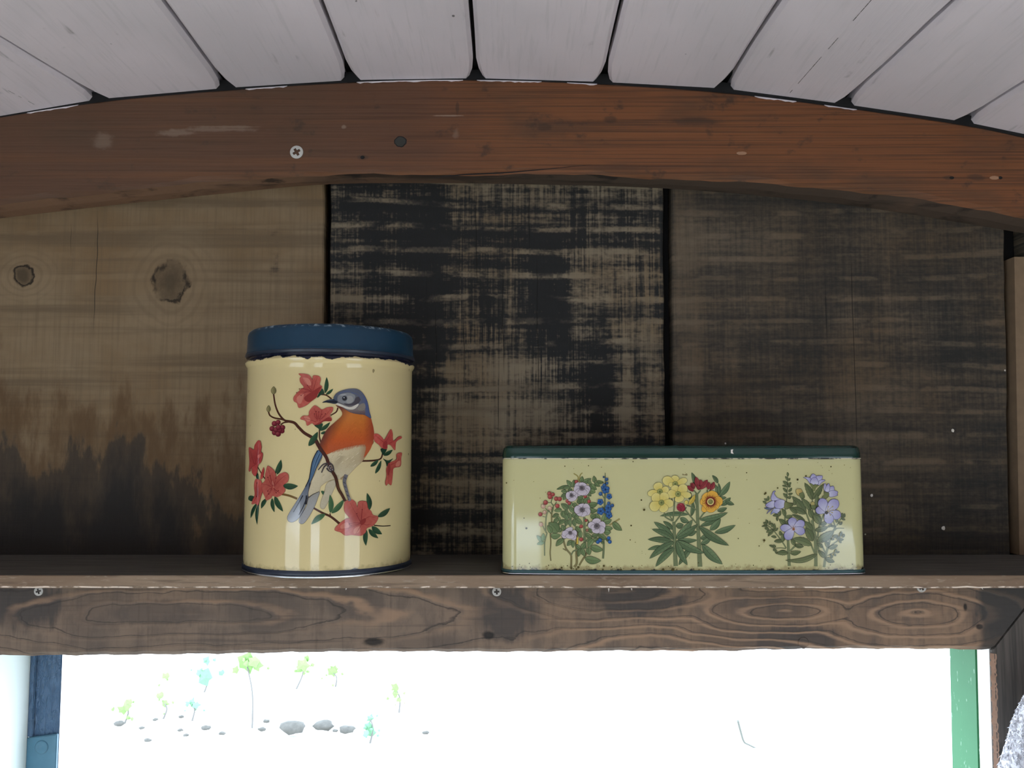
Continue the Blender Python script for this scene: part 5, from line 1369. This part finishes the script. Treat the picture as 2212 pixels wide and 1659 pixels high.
for a, b, w_ in (((560, 665), (550, 470), 95), ((545, 660), (355, 660), 85), ((405, 562), (285, 540), 56), ((505, 515), (488, 412), 66), ((340, 400), (208, 532), 66), ((330, 392), (165, 442), 54), ((340, 385), (360, 232), 54), ((360, 402), (445, 335), 46), ((300, 315), (292, 212), 54), ((225, 365), (128, 345), 66), ((185, 272), (92, 205), 54), ((192, 224), (158, 138), 50), ((230, 262), (252, 168), 36), ((195, 290), (55, 302), 32), ((375, 805), (340, 738), 46), ((350, 802), (235, 748), 46), ((385, 830), (330, 880), 50), ((400, 850), (405, 955), 42),
                 ((1842, 205), (1850, 118), 54), ((1905, 248), (1975, 195), 60), ((1820, 302), (1708, 300), 42), ((1905, 615), (1828, 548), 62), ((1900, 605), (2012, 610), 48), ((1910, 622), (1952, 692), 48), ((1900, 595), (1888, 528), 52), ((1930, 535), (1955, 425), 62), ((1985, 560), (2025, 480), 44), ((1755, 545), (1872, 510), 62), ((1715, 602), (1785, 600), 46), ((1828, 912), (1912, 905), 36), ((1800, 925), (1835, 838), 44), ((1778, 950), (1825, 1003), 46), ((1732, 1052), (1700, 968), 54), ((1520, 680), (1500, 640), 30)):
    b3.leaf(a, b, w_, greens(rb), INK, 0.06, INK, 0.6)
LV, LVL, LVI = K(140, 136, 176), K(186, 184, 202), K(62, 58, 100)
def bell(pts, a0=LV, a1=LVL, ang=0.0):
    P = [b3.px(p) for p in pts]; ca, sa = math.cos(ang), math.sin(ang)
    pr_ = [p[0] * ca + p[1] * sa for p in P]
    b3.poly(pts, shade(a0, a1, ang, min(pr_), max(pr_)), 4, LVI, 0.75)
b3.zoom(Z6)
bell([(500, 1000), (415, 1095), (340, 1080), (268, 1120), (300, 1040), (360, 975)], K(110, 122, 164), LVL, -0.6)
bell([(340, 960), (240, 1040), (168, 1108), (215, 1040), (280, 1000)], K(98, 110, 150), LV, -0.6)
bell([(300, 965), (200, 960), (118, 972), (220, 1005)], K(84, 100, 110), K(110, 120, 130))
bell([(345, 795), (240, 820), (148, 890), (190, 948), (330, 962), (360, 880)], LV, LVL, 0.0)
bell([(610, 815), (500, 752), (425, 722), (372, 660), (350, 605), (385, 562), (330, 568), (300, 640), (273, 740), (312, 792), (400, 790)], LV, LVL, 1.2)
bell([(618, 812), (540, 760), (430, 775), (355, 845), (360, 925), (400, 970), (480, 982), (560, 965), (612, 900)], LV, LVL, 0.0)
b3.poly([(615, 815), (700, 842), (782, 845), (806, 898), (750, 940), (660, 992), (600, 972), (590, 900)], shade(K(120, 124, 84), K(74, 84, 56), 0, 1695, 1712), 3, INK, 0.7)
bell([(1210, 242), (1272, 148), (1355, 208), (1330, 300), (1230, 300)], LV, LVL, 1.57); bell([(1350, 215), (1400, 195), (1502, 200), (1482, 290), (1420, 350), (1360, 300)], LV, LVL, 1.9)
bell([(1045, 235), (1150, 232), (1230, 260), (1220, 330), (1260, 390), (1200, 375), (1130, 280)], LVL, LV, 0.0); bell([(1410, 330), (1480, 290), (1570, 302), (1482, 362), (1425, 425), (1380, 390)], LV, LVL, 3.1)
bell([(1225, 300), (1280, 235), (1350, 232), (1400, 320), (1410, 390), (1330, 408), (1230, 395)], LV, LVL, 1.57)
b3.poly([(1198, 378), (1260, 392), (1300, 430), (1325, 392), (1370, 420), (1425, 418), (1345, 480), (1312, 565), (1262, 545), (1262, 480)], K(110, 116, 74), 2, INK, 0.6)
bell([(1560, 375), (1595, 432), (1575, 560), (1538, 522), (1536, 430)], LV, LVL, 1.2); bell([(1670, 470), (1720, 448), (1772, 450), (1780, 545), (1700, 570), (1650, 560)], LV, LVL, 1.9)
bell([(1595, 440), (1655, 378), (1682, 470), (1660, 570), (1600, 580), (1560, 540)], LV, LVL, 1.57)
bell([(1645, 590), (1700, 555), (1780, 545), (1872, 580), (1850, 640), (1872, 655), (1780, 692), (1690, 702), (1645, 650)], LV, LVL, 3.1)
b3.poly([(1540, 565), (1580, 595), (1655, 598), (1650, 690), (1552, 765), (1498, 740), (1502, 690), (1545, 650)], K(108, 114, 74), 2, INK, 0.6)
b3.poly([(878, 525), (940, 507), (992, 512), (1032, 590), (995, 645), (930, 672), (880, 612)], shade(K(186, 166, 104), K(158, 132, 80), 0, 1720, 1734), 4, INK, 0.6)
b3.poly([(948, 622), (985, 605), (1040, 588), (1080, 690), (1060, 730), (1000, 735), (958, 672)], shade(K(104, 112, 74), K(56, 66, 46), 0.5, 0.88 * 1726 + 0.48 * 1066, 0.88 * 1738 + 0.48 * 1078), 3, INK, 0.6)
b3.dot((1272, 868), 50, K(160, 150, 96), INK, 0.5); b3.poly([(1220, 910), (1270, 900), (1345, 905), (1330, 985), (1260, 985)], K(96, 106, 70), 3, INK, 0.5)
for t in ((1345, 1000, 175), (1465, 742, 220), (1868, 785, 240), (1935, 1165, 210), (1700, 1325, 215)): b3.petal((1590, 1050) if t[0] < 1900 else (1660, 1070), t[:2], t[2], LVL, LV, LVI, 0.75, 0.4)
for tip in ((1745, 930), (1760, 1010), (1735, 1075), (1690, 1130), (1640, 930)):
    b3.stroke([(1600, 1060), ((1600 + tip[0]) / 2 + 8, (1060 + tip[1]) / 2 - 14), tip], 9, 7, K(178, 164, 116), K(86, 76, 56), 0.4); b3.dot(tip, 12, K(186, 168, 116), K(86, 76, 56), 0.4)
b3.dot((1598, 1075), 40, K(66, 62, 56))
b3.zoom(Z7)
for t in ((500, 330, 165), (770, 92, 200), (1062, 185, 190), (1075, 440, 190), (628, 603, 210)): b3.petal((810, 345), t[:2], t[2], LVL, LV, LVI, 0.75, 0.4)
for k in range(12):
    a_ = 2 * math.pi * k / 12 + 0.2; r_ = rb.uniform(50, 100)
    b3.stroke([(810, 345), (810 + r_ * math.cos(a_), 345 + r_ * math.sin(a_))], 8, 5, K(176, 140, 92) if k % 2 else K(128, 84, 60))
b3.dot((812, 365), 30, K(140, 92, 66))
b3.build()
# ---- rust specks scattered over the front
sp = Print('rust_specks', bbody, flat_uv, flat_xyz, (0, 0, 1.0), 0.0009, 0.0000004)
rs = random.Random(9)
known = [(1094, 1043, 1.6), (1220, 1007, 1.3), (1271, 1006, 1.2), (1367, 997, 1.2), (1137, 1141, 2.2), (1132, 1119, 1.3), (1385, 1080, 1.8), (1391, 1101, 2.4), (1363, 1135, 1.8), (1361, 1166, 1.3), (1372, 1171, 1.0), (1653, 1065, 2.2), (1650, 1167, 2.6), (1651, 1067, 1.8), (1722, 1036, 2.2), (1740, 1028, 1.9), (1679, 1054, 1.8), (1612, 1021, 1.4), (1594, 1163, 1.3), (1639, 1179, 1.3), (1794, 1008, 1.6), (1868, 1154, 1.8), (1869, 1102, 1.6), (1703, 1227, 1.6), (1432, 1230, 3.0), (1453, 1230, 3.4), (1213, 1226, 2.2), (1234, 1227, 2.6), (1249, 1225, 2.6), (1304, 1222, 2.4), (1302, 1230, 2.0), (1321, 1224, 1.6), (1341, 1230, 2.0), (1245, 1229, 2.0)]
known += [(rs.uniform(1100, 1868), rs.uniform(998, 1222), rs.uniform(0.5, 0.95)) for _ in range(70)] + [(rs.uniform(1100, 1868), 1231 - abs(rs.gauss(0, 6)), rs.uniform(0.5, 1.3)) for _ in range(90)]
for (x, y, r) in known: sp.dot((x, y), r, K(74, 66, 34) if r > 1.1 else K(112, 100, 58))
o = sp.build(); o['kind'] = 'stuff'
# ---------------------------------------------------------------- fluffy white fleece hanging over the right casing
def fleece():
    rnd = random.Random(12)
    V, F = [], []
    edge = [(2240, 1510), (2212, 1568), (2200, 1612), (2186, 1656), (2172, 1720), (2160, 1800), (2150, 1900)]
    ed = catmull(edge, 5)
    nu = 10
    for (px, py) in ed:
        for k in range(nu + 1):
            q = at(px + k * 22, py, 0.575 - 0.018 * math.sin(math.pi * min(1, k / 4.0) / 2))
            V.append((q.x, q.y + rnd.uniform(-0.001, 0.001), q.z))
    m_ = len(ed)
    nf = len(V)
    V += [(v[0] + 0.001, 0.590, v[2]) for v in V[:nf]]
    for i in range(m_ - 1):
        for k in range(nu):
            a = i * (nu + 1) + k
            F.append((a, a + 1, a + nu + 2, a + nu + 1))
            F.append((nf + a, nf + a + nu + 1, nf + a + nu + 2, nf + a + 1))
    for i in range(m_ - 1):
        a = i * (nu + 1)
        F.append((a, a + nu + 1, nf + a + nu + 1, nf + a))
        a += nu
        F.append((a, nf + a, nf + a + nu + 1, a + nu + 1))
    for k in range(nu):
        F.append((k, nf + k, nf + k + 1, k + 1))
        a = (m_ - 1) * (nu + 1) + k
        F.append((a, a + 1, nf + a + 1, nf + a))
    M_FL = plain('white_fleece', (0.86, 0.86, 0.90), 0.9, 0.05, 200)
    root = tag(empty('fleece_throw', V[0]), 'fluffy white fleece throw hanging against the dark door casing', 'throw')
    mesh_obj('backing_cloth', V, F, M_FL, root, True)
    FV, FF = [], []
    for i in range(len(F)):
        f = F[i]
        reps = 14 if f[0] < nf else 3
        for _ in range(reps):
            a, b = rnd.random(), rnd.random()
            p = (Vector(V[f[0]]) * (1 - a) + Vector(V[f[1]]) * a) * (1 - b) + (Vector(V[f[3]]) * (1 - a) + Vector(V[f[2]]) * a) * b
            d = Vector((-0.5 + rnd.uniform(-0.8, 0.8), -0.8, -0.4 + rnd.uniform(-0.6, 0.6))).normalized() * rnd.uniform(0.003, 0.0065)
            s = Vector((rnd.uniform(-1, 1), rnd.uniform(-1, 1), rnd.uniform(-1, 1))).normalized() * 0.0006
            u = d.cross(s).normalized() * 0.0006
            k = len(FV)
            FV += [p + s, p + u, p - s - u, p + d]
            FF += [(k, k + 1, k + 3), (k + 1, k + 2, k + 3), (k + 2, k, k + 3)]
    t = mesh_obj('fleece_tufts', FV, FF, M_FL, root)
    t['kind'] = 'stuff'
fleece()
# ---------------------------------------------------------------- bright garden beyond the doorway
ZG = -1.75
M_GROUND = plain('pale_sunbleached_ground', (0.62, 0.60, 0.56), 0.95, 0.06, 3)
V, F = [], []
ng = 24
for i in range(ng + 1):
    for j in range(ng + 1):
        x, y = -18 + 36 * i / ng, -14 + 32 * j / ng
        V.append((x, y, ZG + 0.02 * math.sin(x * 1.3) * math.cos(y * 1.1) - 0.02))
F = [(i * (ng + 1) + j, (i + 1) * (ng + 1) + j, (i + 1) * (ng + 1) + j + 1, i * (ng + 1) + j + 1) for i in range(ng) for j in range(ng)]
struct(mesh_obj('ground', V, F, M_GROUND), 'pale bright ground outside the doorway')
M_LEAF = plain('fresh_green_leaf', (0.15, 0.27, 0.075), 0.6, 0.25, 30)
M_LEAF2 = plain('blue_green_leaf', (0.115, 0.25, 0.14), 0.6, 0.25, 30)
M_STEM = plain('grey_brown_stem', (0.13, 0.125, 0.115), 0.8)
M_STONE = plain('grey_stone', (0.085, 0.082, 0.072), 0.9, 0.4, 40)
def lobed_leaf(c, size, yaw, tilt, rnd):
    n = 5
    out = []
    for k in range(n * 2):
        a = 2 * math.pi * k / (n * 2)
        r = size * (1.0 if k % 2 == 0 else 0.74) * (0.7 + 0.6 * rnd.random())
        out.append(Vector((r * math.cos(a), 0, r * math.sin(a))))
    R_ = Matrix.Rotation(yaw, 3, 'Z') @ Matrix.Rotation(tilt, 3, 'X')
    V = [Vector((0, -0.15 * size, 0))] + out + [Vector((0, 0.02, 0))] + [o + Vector((0, 0.008, 0)) for o in out]
    V = [R_ @ v + c for v in V]
    m_ = n * 2
    F = [(0, 1 + k, 1 + (k + 1) % m_) for k in range(m_)] + [(m_ + 1, m_ + 2 + (k + 1) % m_, m_ + 2 + k) for k in range(m_)] + [(1 + k, m_ + 2 + k, m_ + 2 + (k + 1) % m_, 1 + (k + 1) % m_) for k in range(m_)]
    return V, F
def tube(pts, r0, r1, n=6):
    V, F = [], []
    for i, p in enumerate(pts):
        t = (Vector(pts[min(i + 1, len(pts) - 1)]) - Vector(pts[max(i - 1, 0)])).normalized()
        u = t.cross(Vector((0.3, 1, 0.2))).normalized(); w_ = t.cross(u)
        r = r0 + (r1 - r0) * i / (len(pts) - 1)
        V += [Vector(p) + (u * math.cos(2 * math.pi * k / n) + w_ * math.sin(2 * math.pi * k / n)) * r for k in range(n)]
    for i in range(len(pts) - 1):
        F += [(i * n + k, i * n + (k + 1) % n, (i + 1) * n + (k + 1) % n, (i + 1) * n + k) for k in range(n)]
    F += [tuple(range(n - 1, -1, -1)), tuple(range((len(pts) - 1) * n, len(pts) * n))]
    return V, F
PL = [  # foot pixel, leaves (pixel, radius px), material, label
    ((545, 1562), [((532, 1432), 20), ((548, 1428), 12), ((556, 1440), 11)], M_LEAF, 'tallest light green garden plant on a thin stem outside the doorway'),
    ((640, 1480), [((655, 1437), 14), ((648, 1446), 9), ((662, 1422), 7)], M_LEAF, 'small light green plant beside the tall one outside the doorway'),
    ((440, 1490), [((443, 1464), 17), ((446, 1428), 9), ((430, 1452), 8)], M_LEAF2, 'blue green garden plant close under the header outside the doorway'),
    ((268, 1556), [((273, 1524), 12), ((264, 1534), 10), ((280, 1516), 7)], M_LEAF, 'leafy plant at the end of the row near the navy post'),
    ((352, 1545), [((356, 1520), 9), ((346, 1503), 8), ((358, 1460), 8)], M_LEAF, 'small plant with a single dark sprig outside the doorway'),
    ((415, 1548), [((413, 1516), 8), ((424, 1523), 8), ((405, 1520), 5)], M_LEAF2, 'low blue green seedling outside the doorway'),
    ((862, 1530), [((853, 1486), 10), ((853, 1498), 8), ((862, 1512), 6)], M_LEAF, 'narrow upright green plant outside the doorway under the round tin'),
    ((725, 1475), [((718, 1452), 11), ((722, 1445), 8)], M_LEAF, 'yellowish green leaf pair outside the doorway'),
    ((799, 1596), [((799, 1552), 8), ((795, 1570), 10), ((803, 1582), 10), ((790, 1585), 8)], M_LEAF2, 'clump of pale blue green leaves near the dark stones outside'),
]
for i, (foot, lv, mt, lab) in enumerate(PL):
    rnd = random.Random(50 + i)
    f0 = onz(foot[0], foot[1], ZG)
    root = tag(empty('garden_plant', f0), lab, 'plant', 'plants outside the doorway')
    tip = at(lv[0][0][0], lv[0][0][1], f0.y)
    mid = (f0 + tip) / 2 + Vector((0.02, 0, 0))
    V, F = tube(catmull([tuple(f0 - Vector((0, 0, 0.03))), tuple(mid), tuple(tip)], 4), 0.007, 0.004)
    mesh_obj('stem', V, F, M_STEM, root)
    lv = lv + [((lp0[0] + rnd.uniform(-2.2, 2.2) * r0, lp0[1] + rnd.uniform(-0.8, 2.6) * r0), r0 * rnd.uniform(0.2, 0.42)) for (lp0, r0) in lv for _ in range(2)]
    for (lp_, r) in lv:
        c = at(lp_[0], lp_[1], f0.y - 0.03 + 0.05 * rnd.random())
        V, F = lobed_leaf(c, 1.05 * r * c.y / FPX, rnd.uniform(-0.5, 0.5), rnd.uniform(-0.5, 0.2), rnd)
        mesh_obj('leaf', V, F, mt, root)
def stone(px, py, r, lab, grp, asp=0.6):
    rnd = random.Random(px * 3 + py)
    c = onz(px, py, ZG); s = r * c.y / FPX
    bm = bmesh.new()
    bmesh.ops.create_icosphere(bm, subdivisions=2, radius=1.0)
    for v in bm.verts:
        k = 0.8 + 0.4 * rnd.random()
        v.co = Vector((c.x + v.co.x * s * k * 1.25, c.y + v.co.y * s * k, c.z + s * asp * 0.6 + v.co.z * s * asp * k))
    tag(bm_obj('garden_stone', bm, M_STONE, None, True), lab, 'stone', grp)
for (px, py, r) in ((319, 1601, 6), (391, 1550, 5), (389, 1579, 5), (402, 1590, 5), (445, 1575, 8), (480, 1586, 6), (575, 1560, 6), (566, 1578, 7), (336, 1556, 5), (920, 1585, 6), (724, 1580, 5), (306, 1574, 5)):
    stone(px, py, r, 'small grey pebble lying on the bright ground outside', 'pebbles on the bright ground')
stone(632, 1579, 22, 'larger dark stone on the bright ground outside, flanked by another', None)
stone(700, 1573, 17, 'larger dark stone nearest the low leaf clump outside', None)
stone(750, 1580, 13, 'medium grey stone between dark stones and leaf clump outside', None)
stone(258, 1566, 9, 'dark stone at the foot of the plant near the navy post', None)
c0 = onz(1607, 1612, ZG)
V, F = tube(catmull([tuple(at(1594, 1557, c0.y - 0.1)), tuple(at(1600, 1580, c0.y - 0.05)), tuple(at(1607, 1602, c0.y)), tuple(at(1618, 1609, c0.y)), tuple(c0 + Vector((0.09, 0, -0.02)))], 4), 0.007, 0.005)
tag(mesh_obj('fallen_twig', V, F, plain('pale_dry_twig', (0.10, 0.105, 0.09), 0.8)), 'thin bent pale twig on the bright ground outside', 'twig')
